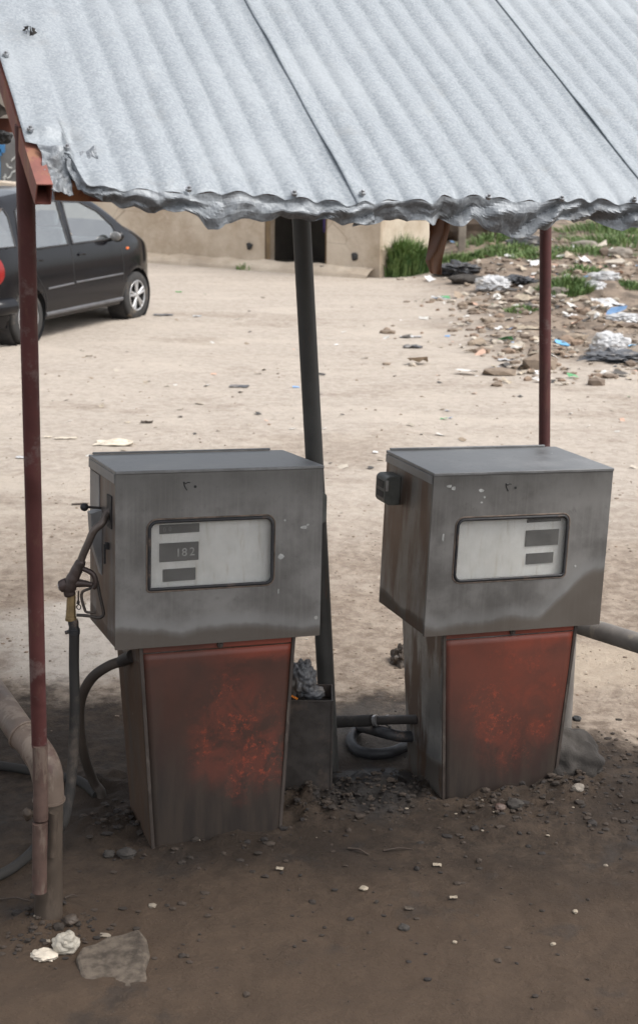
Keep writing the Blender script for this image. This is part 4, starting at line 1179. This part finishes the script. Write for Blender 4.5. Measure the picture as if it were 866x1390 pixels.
scrap(686, 490, 0.16, 0.11, 67, 'whitebag', 'white paper left of the right post on bare earth', 'paper')
scrap(673, 500, 0.09, 0.07, 68, 'whitebag', 'small white paper left of a larger one by the post', 'paper')
scrap(557, 458, 0.22, 0.07, 69, 'whitebag', 'flat white scrap in the middle of the yard', 'paper')
scrap(560, 472, 0.20, 0.14, 70, 'greybag', 'dark patch of plastic with white flecks mid yard', 'plastic scrap', 'plastic_scrap')
scrap(598, 405, 0.24, 0.16, 72, 'whitebag', 'white wrapper on bare earth near the burnt heap', 'wrapper', 'wrapper')
scrap(715, 410, 0.34, 0.26, 73, 'board', 'tan cardboard piece just left of the right post', 'cardboard', 'cardboard_piece')
scrap(716, 445, 0.26, 0.18, 74, 'board', 'pinkish cardboard piece low beside the right post', 'cardboard', 'cardboard_piece')
rock(793, 338, 0.19, 81, 'concrete', 'pale concrete block high on the bank', 'rubble', sz=(1.1,0.6,0.45), name='concrete_block')
rock(840, 350, 0.17, 82, 'concrete', 'tan stone block right on the bank', 'rubble', sz=(1.1,0.8,0.6), name='stone_block')
rock(755, 402, 0.15, 83, 'concrete', 'grey stone behind the grass clump by the post', 'rubble', sz=(1,0.7,0.5), name='stone_block')
rock(632, 385, 0.2, 84, 'oilrock', 'dark stone among the burnt debris', 'rubble', sz=(1.3,0.8,0.4), name='stone_block')

# stuff: rubble, litter, gravel, clods
s_keep[0] = True
mb = MB(); lt = MB()
random.seed(3)
for k in range(3900):
    px = rnd.uniform(520, 980); py = rnd.uniform(318, 525)
    lim = 640 - (py-318)*0.2 if py < 420 else 620 + (py-420)*0.9
    if px < lim - 15 + rnd.gauss(0, 30): 
        if rnd.random() < 0.93: continue
    if py > 440 and rnd.random() < (py-440)/110: continue
    g_ = gr(px, py)
    if g_.y > 27.5: continue
    if noise.noise(V((g_.x*0.9, g_.y*0.5, 3))) < -0.12 and rnd.random() < 0.75: continue
    s = abs(rnd.gauss(0, 0.026)) + 0.010
    if rnd.random() < 0.04: s *= 2
    if rnd.random() < 0.62: mb.blob(g_ + V((0,0,s*0.2)), (s*rnd.uniform(.8,1.6), s*rnd.uniform(.7,1.2), s*rnd.uniform(.35,.8)), k*0.37, 1, 0.4, 1.5)
    else:
        a = rnd.random()*3.14; s *= 1.45; M = Euler((rnd.uniform(-.5,.5), rnd.uniform(-.4,.4), a)).to_matrix()
        nn = 3
        pts_ = [g_ + V((0,0,s*0.4)) + M @ V((s*(i/(nn-1)-.5)*rnd.uniform(1.2,2.4), s*(j/(nn-1)-.5)*rnd.uniform(.8,1.4), s*0.5*rnd.uniform(-.5,.5))) for j in range(nn) for i in range(nn)]
        lt.add(pts_, [(j*nn+i, j*nn+i+1, (j+1)*nn+i+1, (j+1)*nn+i) for j in range(nn-1) for i in range(nn-1)])
# sparse litter over the yard
for k in range(150):
    px = rnd.uniform(90, 866); py = rnd.uniform(395, 640); g_ = gr(px, py)
    s = rnd.uniform(0.012, 0.035); a = rnd.random()*3.14; M = Euler((rnd.uniform(-.3,.3), rnd.uniform(-.3,.3), a)).to_matrix()
    lt.add([g_ + V((0,0,s*0.3)) + M @ V((s*(i/2-.5)*2, s*(j/2-.5)*1.2, s*0.3*rnd.uniform(-.5,.5))) for j in range(3) for i in range(3)], [(j*3+i, j*3+i+1, (j+1)*3+i+1, (j+1)*3+i) for j in range(2) for i in range(2)])
tag(mb.build('rubble', G['stones']), 'broken stones and clods strewn over the bank at right', 'rubble', kind='stuff')
tag(lt.build('litter', G['litter']), 'scraps of plastic and paper strewn over the bank', 'litter', kind='stuff')
mb = MB()
for k in range(3000):
    py = 640 + 300 * rnd.random()**0.8 if k % 2 else rnd.uniform(480, 1000)
    px = rnd.uniform(-40, 900); 
    g_ = gr(px, py)
    if g_.y < 5.3 and rnd.random() < 0.8: continue
    if noise.noise(V((g_.x*1.5, g_.y*1.2, 7))) < -0.05 and rnd.random() < 0.7: continue
    s = (abs(rnd.gauss(0, 0.0026)) + 0.0016) * (1 + max(0, g_.y-6)*0.12)
    mb.blob(g_ + V((0,0,s*0.15)), (s*rnd.uniform(.9,1.5), s, s*rnd.uniform(.4,.75)), k*0.31, 1, 0.3, 1.2)
tag(mb.build('gravel', G['stones']), 'loose grit and pebbles scattered over the sandy yard', 'gravel', kind='stuff')
mb = MB()
spots = [(0.13,4.42,.16,300),(0.28,4.46,.14,200),(0.62,4.38,.22,320),(-0.02,4.36,.12,200),(-0.62,4.22,.12,150),(-0.3,4.02,.3,160),(-0.72,3.55,.14,220),(0.9,4.5,.14,160),(0.2,3.7,.8,260),(1.1,4.3,.3,220),(1.2,4.8,.3,300),(0.55,5.0,.3,80)]
for (x, y, sd_, n_) in spots:
    for k in range(int(n_*0.7)):
        gx, gy = x + rnd.gauss(0, sd_*0.6), y + rnd.gauss(0, sd_*0.5)
        s = abs(rnd.gauss(0, 0.0045)) + 0.002
        mb.blob(V((gx, gy, gz(gx, gy) + s*0.2)), (s*rnd.uniform(.9,1.6), s, s*rnd.uniform(.4,.9)), k*0.41+x, 1, 0.45, 1.4)
tag(mb.build('mud_clods', G['clods']), 'crumbly oily mud clods around the pump feet', 'mud clods', kind='stuff')
s_keep[0] = False

# ------------------------------------------------------------------ grass
def clump(px, py, w_, d_, h_, n_, label, name='grass_clump'):
    g_ = gr(px, py); mb = MB()
    for k in range(n_):
        a, r_ = rnd.random()*6.283, rnd.random()**0.6
        x, y = g_.x + w_*r_*math.cos(a), g_.y + d_*r_*math.sin(a)
        z = gz(x, y); h = h_*(1 - 0.55*r_*r_)*rnd.uniform(0.5, 1.15)
        ba = rnd.random()*6.283; lean = rnd.uniform(0.1, 1.0)*h; lx, ly = math.cos(ba)*lean + (x-g_.x)*0.25, math.sin(ba)*lean
        w0 = 0.012*(0.6+h); tx, ty = -math.sin(ba)*w0, math.cos(ba)*w0
        p0, p1, p2 = V((x, y, z-0.02)), V((x+lx*0.35, y+ly*0.35, z+h*0.6)), V((x+lx, y+ly, z+h*(0.95 if lean < .4*h else .8)))
        tw = V((tx, ty, 0))
        mb.add([p0-tw, p0+tw, p1+tw*0.8, p1-tw*0.8, p2], [(0,1,2,3),(3,2,4)])
    s_keep[0] = False
    return tag(mb.build(name, G['grass']), label, 'grass')
clump(543, 372, 0.46, 0.45, 0.66, 2600, 'tall bushy green grass clump against the plaster wall corner')
clump(562, 368, 0.30, 0.4, 0.45, 600, 'lower grass spilling right of the tall clump by the wall')
clump(612, 357, 0.34, 0.3, 0.22, 500, 'small grass patch right of the hanging rust strip')
clump(333, 366, 0.14, 0.12, 0.13, 90, 'tiny weed at foot of the plaster wall')
clump(296, 362, 0.10, 0.06, 0.05, 40, 'barely visible weed at the wall foot nearer the car')
clump(767, 398, 0.36, 0.35, 0.26, 900, 'green grass clump just right of the right post')
clump(682, 344, 0.5, 0.5, 0.20, 600, 'grass patch on the bank left of the right post')
clump(727, 352, 0.4, 0.4, 0.16, 400, 'low grass between grey sheet and right post')
clump(705, 422, 0.22, 0.16, 0.09, 220, 'thin grass on the rubble left of the right post')
clump(840, 332, 1.0, 0.7, 0.22, 900, 'wide grass patch high on the bank at right')
clump(800, 345, 0.7, 0.5, 0.18, 500, 'grass around the pale concrete block on the bank')
clump(830, 318, 1.0, 0.6, 0.25, 800, 'grass at top of the bank under the eave')
clump(668, 330, 0.6, 0.4, 0.2, 500, 'weeds on the bank under the torn grey sheet')
clump(790, 372, 0.3, 0.25, 0.12, 260, 'weeds between the pale block and the white bags')
clump(640, 352, 0.3, 0.3, 0.16, 350, 'low weeds on the bank behind the concrete post')
clump(855, 395, 0.16, 0.12, 0.12, 160, 'sparse weeds at the right edge of the rubble')

# ------------------------------------------------------------------ walls and building behind
def wall_seg(mb, a, b, z0, z1a, z1b, th=0.3, n=24):
    a, b = V(a), V(b); d = (b-a); d.z = 0; nrm = V((-d.y, d.x, 0)).normalized()
    if nrm.y < 0 and abs(nrm.y) > abs(nrm.x)*0.6: nrm = -nrm
    pts_ = []
    for (off) in (0, th):
        for j in range(9):
            for i in range(n):
                s = i/(n-1); p = a.lerp(b, s); zt = z1a + (z1b-z1a)*s + (0.03*noise.noise(V((s*9, off, 0))) if j == 8 else 0)
                q = p + nrm*(off + 0.03*noise.noise(V((p.x*1.5, j*0.3, off*9)))); q.z = z0 + (zt-z0)*j/8
                pts_.append(q)
    N = n*9; fs = []
    for k in (0, 1):
        fs += [(k*N+j*n+i, k*N+j*n+i+1, k*N+(j+1)*n+i+1, k*N+(j+1)*n+i) for j in range(8) for i in range(n-1)]
    fs += [(8*n+i, 8*n+i+1, N+8*n+i+1, N+8*n+i) for i in range(n-1)]
    for i in (0, n-1): fs += [(j*n+i, (j+1)*n+i, N+(j+1)*n+i, N+j*n+i) for j in range(8)]
    mb.add(pts_, fs, False)
wd = (V((0.07,21.86,0)) - V((-2.78,23.48,0))).normalized()
wp = V((-2.78,23.48,0))
def wl(t): return wp + wd*t
mb = MB(); wall_seg(mb, wl(-7.5), wl(-0.2), 0.3, 2.15, 1.52); wall_seg(mb, wl(-0.2), wl(1.6), 0.3, 1.52, 1.45); lw = mb.build('plaster_wall', G['plaster'])
tag(lw, 'low tan plaster yard wall behind the black car', 'wall')
lw.data.materials[0] = G['plaster']
BD = thing('plaster_building', wl(3), 'tan plaster building with a dark open doorway behind the left pump', 'building')
# door from t_d0 to t_d1
def t_at(px):
    d = ray(px, 365); # intersect vertical plane
    nn = V((-wd.y, wd.x, 0)); t = (wp - CP).dot(nn)/d.dot(nn); return (CP + d*t - wp).dot(wd)
td0, td1, te = t_at(359), t_at(443), t_at(516)
mb = MB(); wall_seg(mb, wl(1.6), wl(td0), 0.3, 3.0, 3.0); wall_seg(mb, wl(td1), wl(te), 0.3, 3.0, 3.0, n=14); mb.build('wall', G['plaster'], BD)
mb = MB(); a, b = wl(td0), wl(td1); wall_seg(mb, a, b, 2.62, 3.0, 3.0); mb.build('lintel', G['plaster'], BD)
nn = V((-wd.y, wd.x, 0)); nn = nn if nn.y > 0 else -nn
mb = MB()
for a, b in ((wl(1.7)+nn*0.3, wl(1.7)+nn*1.95), (wl(te-0.42)+nn*0.3, wl(te-0.42)+nn*1.95), (wl(1.7)+nn*1.95, wl(te-0.42)+nn*1.95)): mb.beam(a + V((0,0,1.6)), b + V((0,0,1.6)), 0.15, 2.8)
mb.build('inner_wall', G['inside'], BD)
mb = MB(); wall_seg(mb, wl(te-0.01)+nn*0.02, wl(te-0.01)+nn*2.1, 0.3, 3.0, 3.0, n=20); mb.build('side_wall', G['plaster'], BD)
mb = MB(); mb.hexa([p + V((0,0,3.0)) for p in (wl(1.4)-nn*0.15, wl(te+0.1)-nn*0.15, wl(te+0.1)+nn*2.3, wl(1.4)+nn*2.3)], [p + V((0,0,3.15)) for p in (wl(1.4)-nn*0.15, wl(te+0.1)-nn*0.15, wl(te+0.1)+nn*2.3, wl(1.4)+nn*2.3)]); mb.build('roof', G['concrete'], BD)
zf = gr(400, 362).z + 0.06
mb = MB(); mb.hexa([p + V((0,0,zf-0.3)) for p in (wl(1.8)+nn*0.05, wl(te-0.5)+nn*0.05, wl(te-0.5)+nn*1.85, wl(1.8)+nn*1.85)], [p + V((0,0,zf)) for p in (wl(1.8)+nn*0.05, wl(te-0.5)+nn*0.05, wl(te-0.5)+nn*1.85, wl(1.8)+nn*1.85)]); mb.build('floor', G['inside'], BD)
mb = MB(); p = wl(td0+0.03)+nn*0.06; mb.beam(p + V((0,0,0.5)), p + V((0,0,2.62)), 0.07, 0.09, V((0,1,0))); mb.beam(wl(td1-0.03)+nn*.06+V((0,0,.5)), wl(td1-.03)+nn*.06+V((0,0,2.62)), 0.05, 0.08, V((0,1,0))); mb.build('door_frame', G['wood'], BD)
# ledge along the foot of the wall
mb = MB()
pts_ = []
def LG(i, j):
    t = -7.2 + (te+7.1)*i/79; pr = ((0.02, 0.15), (-0.12, 0.11), (-0.22, 0.05), (-0.30, -0.1))[j]
    p = wl(t) + nn*(pr[0] + 0.04*noise.noise(V((t*2, j, 0)))); return V((p.x, p.y, ghi(p.x, p.y) + pr[1] + 0.03*noise.noise(V((t*3, j, 4)))))
mb.grid(LG, 80, 4, smooth=False); mb.build('foot_ledge', G['plaster'], BD)
# purple cloth inside the doorway
c_ = wl(td1-0.22)+nn*0.35
mb = MB(); mb.grid(lambda i, j: c_ + wd*(0.1*i/8 - 0.05) + nn*0.03*math.sin(i*1.3) + V((0,0,1.12 + 1.3*j/10)), 9, 11)
o = mb.build('curtain', G['purple']); o.modifiers.new('s','SOLIDIFY').thickness = 0.01; tag(o, 'purple cloth hanging inside the dark doorway', 'curtain')
# hole marks and black cup
for (px, py, s_) in ((482, 348, 0.055), (340, 334, 0.05)):
    t = t_at(px); d = ray(px, py); tt = (wp - CP).dot(nn)/d.dot(nn); p = CP + d*tt - nn*0.025
    mb = MB(); mb.blob(p, (s_, 0.02, s_*1.2), px, 2, 0.4, 1.5); mb.build('wall_hole', G['ink'], BD)
c_ = gr(438, 372); mb = MB(); mb.tube([c_, c_+V((0,0,0.10)), c_+V((0,0,0.13))], [0.06,0.07,0.045], 12); tag(mb.build('black_cup', G['gasket']), 'small black pot by the doorway step', 'pot')
# grey wall with chalk scrawl, blue frame
mb = MB(); wall_seg(mb, (-5.95,26.4,0), (-2.6,27.0,0), 0.4, 2.75, 2.8); gw = mb.build('grey_wall', G['greywall']); tag(gw, 'grey rendered wall with chalk scrawl seen left of the red post', 'wall')
def gp(px, py): return at(px, py, 26.40 + (at(px,py,26.4).x+5.95)*0.18 - 0.06)
MW[gw.name] = Matrix.Translation(gw.location)
mb = MB()
for ln in ([(5,242),(8,238),(11,243),(15,239),(17,234),(22,232)],[(9,222),(12,227),(17,228)],[(16,219),(19,215),(23,212)],[(6,247),(8,236)]): mb.tube([gp(*q) for q in ln], 0.014, 6)
mb.build('chalk_scrawl', G['chalk'], gw)
BF = MB(); BF.beam(at(3,184,26.2), at(2,207,26.2), 0.12, 0.12, V((0,1,0))); BF.beam(at(3,207,26.2), at(-40,207,26.2), 0.12, 0.12)
BF.beam(at(-40,160,26.2), at(-40,255,26.2), 0.12, 0.12, V((0,1,0))); BF.beam(at(3,184,26.2), at(-40,184,26.2), 0.12, 0.12)
BF.beam(at(-2,205,26.25), at(-2,262,26.25), 0.07, 0.07, V((0,1,0)))
tag(BF.build('blue_frame', G['bluepaint']), 'blue painted frame at the left end of the grey wall', 'frame')
mb = MB(); a = at(-300, 300, 29); mb.box((a.x-6, 29, 0.4), (-6.3, 33, 4.2)); tag(mb.build('far_building', G['concrete']), 'pale block building far behind the grey wall', 'building')
# dark store behind low wall
mb = MB(); mb.box((-4.6, 25.4, 0.4), (-1.7, 27.2, 2.9)); ds = mb.build('timber_store', G['wood']); tag(ds, 'dark timber store just above the low wall', 'shed')
MW[ds.name] = Matrix.Translation(ds.location)
for q in (135, 150, 172):
    mb = MB(); p = at(q, 276, 25.2); mb.box((p.x-0.04, 25.3, 0.8), (p.x+0.04, 25.37, 2.5)); mb.build('batten', G['yellow'], ds)
# neighbouring canopy at the left edge
NC = thing('shed_canopy', V((-3.2, 8, 0.1)), 'dark neighbouring canopy with red beam at left edge', 'canopy')
zB = at(0, 170, 8.0).z
mb = MB(); mb.beam(V((-5.5, 8.0, zB)), V((-1.68, 8.0, zB)), 0.05, 0.075); mb.build('beam', G['rustbar'], NC)
def NR(i, j): 
    x = -5.5 + 3.8*i/119; y = 8.1 - 3.2*j/7; return V((x, y, zB + 0.05 + 0.42*j/7 + 0.018*math.sin(i*1.25)))
mb = MB(); mb.grid(NR, 120, 8); o = mb.build('roof_sheet', G['darkzinc'], NC); o.modifiers.new('s','SOLIDIFY').thickness = 0.002
for x, y in ((-5.4, 8.0), (-2.9, 8.0), (-5.4, 5.2), (-2.9, 5.2)):
    mb = MB(); mb.tube([V((x,y,0)), V((x,y, zB + (0 if y > 6 else 0.38)))], 0.03, 12); mb.build('post', G['maroon'], NC)
mb = MB(); mb.blob(at(3,186,7.9), (0.06,0.04,0.035), 91, 3, 0.4, 1.5); tag(mb.build('dark_rag', G['ink']), 'dark rag bunched under the red beam at left edge', 'rag')
# concrete post and dark hole on the bank
c_ = gr(626, 342); mb = MB(); mb.box((c_.x-0.06, c_.y-0.06, c_.z-0.1), (c_.x+0.06, c_.y+0.06, c_.z+1.3)); tag(mb.build('concrete_post', G['concrete'], bevel=0.01), 'grey concrete post on the bank beyond the rust strip', 'post')
mb = MB(); c_ = gr(650, 322); mb.blob(c_+V((0,0.3,0.25)), (0.7,0.4,0.5), 95, 3, 0.4, 1.3); tag(mb.build('dark_hole', G['hole_tone']), 'dark lump standing in for the hole behind the concrete post', 'hole')  # dark lump added to read as the hole
# earth hill behind everything to close the view
# (terrain bank is part of the ground sheet)

# ------------------------------------------------------------------ car
fw = gr(187, 431); rw = gr(40, 466)
hd_ = (fw - rw); WB = hd_.length; hd_n = hd_.normalized()
lf = V((0,0,1)).cross(hd_n).normalized(); up_ = hd_n.cross(lf)
CM = Matrix((hd_n, lf, up_)).transposed().to_4x4()
CM.translation = rw + lf*0.72
CAR = thing('parked_car', CM, 'black five-door hatchback parked on the dirt behind the red post', 'car')
PR = [(-0.60,0.62),(-0.58,0.80),(-0.52,0.95),(-0.42,1.22),(-0.30,1.42),(-0.05,1.485),(0.4,1.52),(0.9,1.53),(1.3,1.50),(1.6,1.42),(1.9,1.26),(2.15,1.10),(2.40,1.02),(2.68,0.92),(2.86,0.79),(2.96,0.60),(2.98,0.35)]
def ztop(x): return interp(PR, x)
WBK = 0.0
def belt(x): return 0.93 + 0.0*x - 0.02*max(0, x-1)
def halfw(x, z):
    """half width of the body at station x and height z"""
    e = 1.0
    if x < -0.2: e = 1 - 0.9*((-0.2-x)/0.4)**2.5*0.25
    if x > 2.0: e = 1 - 0.40*((x-2.0)/1.0)**2.4
    b = 0.745
    if z < 0.45: b = 0.745 - 0.05*((0.45-z)/0.25)**2
    elif z < 0.62: b = 0.745
    elif z < belt(x): b = 0.745 - 0.035*((z-0.62)/0.3)**2
    else: b = 0.71 - 0.30*(z-belt(x)) - 0.12*max(0, z-1.3)
    return b*e
wr_, wx = 0.275, (0.0, WB)
WC = [(x, 0.262) for x in wx]
win_f = [(0.93,0.955),(0.97,1.40),(1.30,1.385),(1.60,1.27),(1.84,1.10),(1.90,0.955)]
win_r = [(0.02,0.955),(0.0,1.12),(0.06,1.34),(0.16,1.40),(0.86,1.415),(0.84,0.955)]
win_q = [(-0.42,1.00),(-0.34,1.30),(-0.14,1.38),(-0.10,1.30),(-0.12,1.0)]
def inpoly(x, z, P):
    c = False
    for (a, b), (d, e) in zip(P, P[1:]+P[:1]):
        if (b > z) != (e > z) and x < (d-a)*(z-b)/(e-b)+a: c = not c
    return c
NXc, NZc = 118, 40
xs = [-0.60 + 3.58*i/(NXc-1) for i in range(NXc)]
mb = MB()
for sgn in (-1, 1):
    vs = []
    for j in range(NZc):
        for i in range(NXc):
            x = xs[i]; zt = ztop(x); z = 0.20 + (zt-0.20)*j/(NZc-1)
            # snap to arches
            for cxw, czw in WC:
                d = math.hypot(x-cxw, z-czw)
                if 0.27 < d < 0.345 : 
                    k = 0.325/d; x2, z2_ = cxw+(x-cxw)*k, czw+(z-czw)*k
                    if z2_ > 0.2: x, z = x2, z2_
            hw = halfw(x, min(z, zt))
            rr = max(0, (z - (zt-0.10))/0.10); hw *= (1 - 0.14*rr**2.5)
            vs.append(V((x, sgn*hw, z)))
    fs = []
    for j in range(NZc-1):
        for i in range(NXc-1):
            q = (j*NXc+i, j*NXc+i+1, (j+1)*NXc+i+1, (j+1)*NXc+i); c_ = sum((vs[k] for k in q), V((0,0,0)))/4
            if any(math.hypot(c_.x-a, c_.z-b) < 0.318 for a, b in WC): continue
            if any(inpoly(c_.x, c_.z, P) for P in (win_f, win_r, win_q)): continue
            fs.append(q)
    mb.add(vs, fs, True)
# top skin
def TS(i, j):
    x = xs[i]; zt = ztop(x); hw = halfw(x, zt)*0.86; s = j/10*2-1
    return V((x, hw*s, zt + 0.03*(1-s*s)*(1 if x < 2.2 else 1)))
vs = [TS(i, j) for j in range(11) for i in range(NXc)]
fs = []
for j in range(10):
    for i in range(NXc-1):
        xm = (xs[i]+xs[i+1])/2
        if 1.42 < xm < 2.12 and 0 < j < 9: continue      # windscreen
        if -0.52 < xm < -0.33 and 1 < j < 8: continue     # rear window
        fs.append((j*NXc+i, j*NXc+i+1, (j+1)*NXc+i+1, (j+1)*NXc+i))
mb.add(vs, fs, True)
# ends and floor
for i in (0, NXc-1):
    x = xs[i]; zt = ztop(x); hw = halfw(x, 0.45)
    mb.grid(lambda a, b: V((x + (-0.03 if i == 0 else 0.03)*math.cos((a/8-.5)*3.1), (a/8*2-1)*halfw(x, 0.2+(zt-0.2)*b/5)*(0.98), 0.2+(zt-0.2)*b/5)), 9, 6)
bodyo = mb.build('body', G['carpaint'], CAR, 0, True)
mb = MB(); mb.box((-0.5,-0.60,0.22),(2.75,0.60,0.27)); 
for cxw in wx:
    for s in (-1, 1):
        mb.tube([V((cxw, s*0.50, 0.27)), V((cxw, s*0.712, 0.27))], 0.335, 28, cap=False); mb.tube([V((cxw, s*0.498, 0.27)), V((cxw, s*0.50, 0.27))], 0.335, 28)
mb.build('underbody', G['gasket'], CAR, 0, True)
# glass and frames
for P, nm in ((win_f,'f'), (win_r,'r'), (win_q,'q')):
    for s in (-1, 1):
        wb_ = MB(); loop = [V((x, s*(halfw(x, z)+0.003), z)) for x, z in P]
        wb_.tube(loop + [loop[0], loop[1]], 0.012, 6, cap=False)
        fr_ = wb_.build('window', G['gasket'], CAR, 0, True)
        gb = MB(); c_ = sum(loop, V((0,0,0)))/len(loop)
        n_ = len(loop); gb.add(loop + [V((c_.x, s*(halfw(c_.x, c_.z)+0.002), c_.z))], [(k, (k+1) % n_, n_) for k in range(n_)]); gb.build('pane', G['carglass'], fr_, 0, True)
wb_ = MB(); wb_.grid(lambda a, b: V((1.40+0.74*b/6, (a/6*2-1)*halfw(1.40+0.74*b/6, ztop(1.40+0.74*b/6))*0.84, ztop(1.40+0.74*b/6)+0.002+0.03*(1-(a/6*2-1)**2))), 7, 7); wb_.build('windscreen', G['carglass'], CAR, 0, True)
wb_ = MB(); wb_.grid(lambda a, b: V((-0.53+0.21*b/4, (a/6*2-1)*0.56*.9, ztop(-0.53+0.21*b/4)+0.002+0.02*(1-(a/6*2-1)**2))), 7, 5); wb_.build('rear_window', G['carglass'], CAR, 0, True)
def sline(pts_, r, mat, name, s=-1, off=0.001):
    b_ = MB(); b_.tube(smooth_path([V((x, s*(halfw(x, z)+off), z)) for x, z in pts_], 4), r, 6); return b_.build(name, G[mat], CAR, 0, True)
for s in (-1, 1):
    sline([(0.89,1.42),(0.885,0.95),(0.88,0.6),(0.88,0.27)], 0.005, 'ink', 'door_seam', s, -0.001)
    sline([(1.90,0.95),(1.93,0.75),(1.93,0.5),(1.90,0.3)], 0.005, 'ink', 'door_seam', s, -0.001)
    sline([(0.02,0.95),(0.10,0.78),(0.28,0.55),(0.33,0.4),(0.34,0.28)], 0.005, 'ink', 'door_seam', s, -0.001)
    sline([(0.34,0.26),(1.0,0.26),(1.93,0.26)], 0.028, 'carplastic', 'sill', s, -0.006)
    sline([(0.36,0.53),(0.86,0.54)], 0.012, 'carplastic', 'side_moulding', s, 0.0)
    sline([(0.91,0.545),(1.91,0.55)], 0.012, 'carplastic', 'side_moulding', s, 0.0)
    for hx in (0.16, 1.0):
        sline([(hx,0.835),(hx+0.07,0.845),(hx+0.14,0.835)], 0.014, 'carpaint', 'door_handle', s, 0.006)
    mbm = MB(); c_ = V((1.72, s*0.80, 0.99)); mbm.blob(c_, (0.05,0.085,0.065), 2, 3, 0.02, 1, smooth=True); mbm.tube([V((1.74, s*0.70, 0.95)), c_], 0.022, 8); mo = mbm.build('mirror', G['carpaint'], CAR, 0, True)
    mbm = MB(); mbm.blob(c_ + V((-0.042,0,0.002)), (0.012,0.072,0.052), 2, 3, 0.0, 1, smooth=True); mbm.build('mirror_glass', G['clamp'], mo, 0, True)
    mbm = MB(); mbm.blob(V((2.06, s*(halfw(2.06,0.83)+0.002), 0.83)), (0.035,0.008,0.018), 2, 2, 0.0, 1, smooth=True); mbm.build('indicator', G['amber'], CAR, 0, True)
    # tail lamp wraps the rear corner
    tl = MB()
    def TLP(a, b, s=s):
        rr, th = a/8, 2*math.pi*b/32; x = -0.50 + 0.135*rr*math.cos(th); z = 0.79 + 0.16*rr*math.sin(th)
        return V((x, s*(halfw(x, z) + 0.004 + 0.022*(1-rr*rr)), z))
    tl.grid(TLP, 9, 33)
    tlo = tl.build('tail_lamp', G['redlamp'], CAR, 0, True)
    tl = MB(); tl.blob(V((-0.48, s*(halfw(-0.48,0.81)+0.016), 0.81)), (0.045,0.012,0.045), 3, 3, 0, 1, smooth=True); tl.build('lamp_bulb', G['amber'], tlo, 0, True)
    hl = MB(); hl.blob(V((2.66, s*0.42, 0.66)), (0.12,0.10,0.09), 3, 3, 0.0, 1, smooth=True); hl.build('headlight', G['clamp'], CAR, 0, True)
    for cxw in wx:
        tb = MB(); y0_, y1_ = s*0.56, s*0.722
        prof = [(0.17, 0.165),(0.262,0.166),(0.278,0.15),(0.28,0.08),(0.278,0.02),(0.262,0.0),(0.185,-0.002),(0.165,0.006)]
        n_ = 40; vs = []
        for k in range(n_):
            a = 2*math.pi*k/n_
            for rr, dd in prof: vs.append(V((cxw + rr*math.cos(a), s*(0.728-dd), 0.262 + rr*math.sin(a))))
        m_ = len(prof); fs = [(k*m_+j, k*m_+(j+1) % m_, ((k+1) % n_)*m_+(j+1) % m_, ((k+1) % n_)*m_+j) for k in range(n_) for j in range(m_)]
        tb.add(vs, fs, True); tb.blob(V((cxw, s*0.60, 0.262)), (0.16,0.015,0.16), 1, 2, 0)
        wh = tb.build('wheel', G['tyre'], CAR, 0, True)
        rb = MB(); n_ = 40
        ringp = [V((cxw + 0.172*math.cos(2*math.pi*k/n_), s*0.722, 0.262+0.172*math.sin(2*math.pi*k/n_))) for k in range(n_+2)]
        rb.tube(ringp, 0.011, 6, cap=False)
        for k in range(5):
            a = 2*math.pi*k/5 + 0.4
            for da in (-0.16, 0.16):
                p = V((cxw+0.03*math.cos(a), s*0.715, 0.262+0.03*math.sin(a))); q = V((cxw+0.168*math.cos(a+da), s*0.722, 0.262+0.168*math.sin(a+da)))
                rb.tube([p, q], [0.020, 0.015], 6)
        rb.tube([V((cxw, s*0.70, 0.262)), V((cxw, s*0.727, 0.262))], [0.045, 0.032], 14)
        rb.build('rim', G['rim'], wh, 0, True)
# rear spoiler, bumper, interior
mb = MB(); mb.grid(lambda a, b: V((-0.42+0.22*b/5, (a/10*2-1)*0.56, 1.44 + 0.05*b/5 + 0.02*(1-(a/10*2-1)**2))), 11, 6); o = mb.build('spoiler', G['carpaint'], CAR, 0, True); o.modifiers.new('s','SOLIDIFY').thickness = 0.03
mb = MB(); mb.tube(smooth_path([V((-0.30,-0.74,0.42)), V((-0.5,-0.70,0.42)), V((-0.64,-0.5,0.42)), V((-0.67,0,0.42)), V((-0.64,0.5,0.42)), V((-0.5,0.70,0.42)), V((-0.30,0.74,0.42))], 5), 0.09, 10); mb.build('bumper', G['carpaint'], CAR, 0, True)
for (sx_, w1) in ((0.25,0.55),(1.05,0.22)):
    for s in (-1, 1):
        mb = MB(); mb.box((sx_, s*0.33-0.22, 0.45), (sx_+0.5, s*0.33+0.22, 0.62)); mb.box((sx_-0.08, s*0.33-0.22, 0.55), (sx_+0.06, s*0.33+0.22, 1.12)); mb.box((sx_-0.06, s*0.33-0.12, 1.14), (sx_+0.03, s*0.33+0.12, 1.30)); mb.build('car_seat', G['seat'], CAR, 0.03, True)
mb = MB(); mb.box((1.72,-0.6,0.6),(2.05,0.6,0.95)); mb.build('dashboard', G['carplastic'], CAR, 0.03, True)
mb = MB(); mb.blob(V((1.62,0.1,1.0)), (0.25,0.3,0.06), 4, 3, 0.3, 1.5); mb.build('dash_reflection', G['yellow'], CAR, 0, True)  # yellow blob added for the reflection in the car windows

bpy.context.view_layer.update()
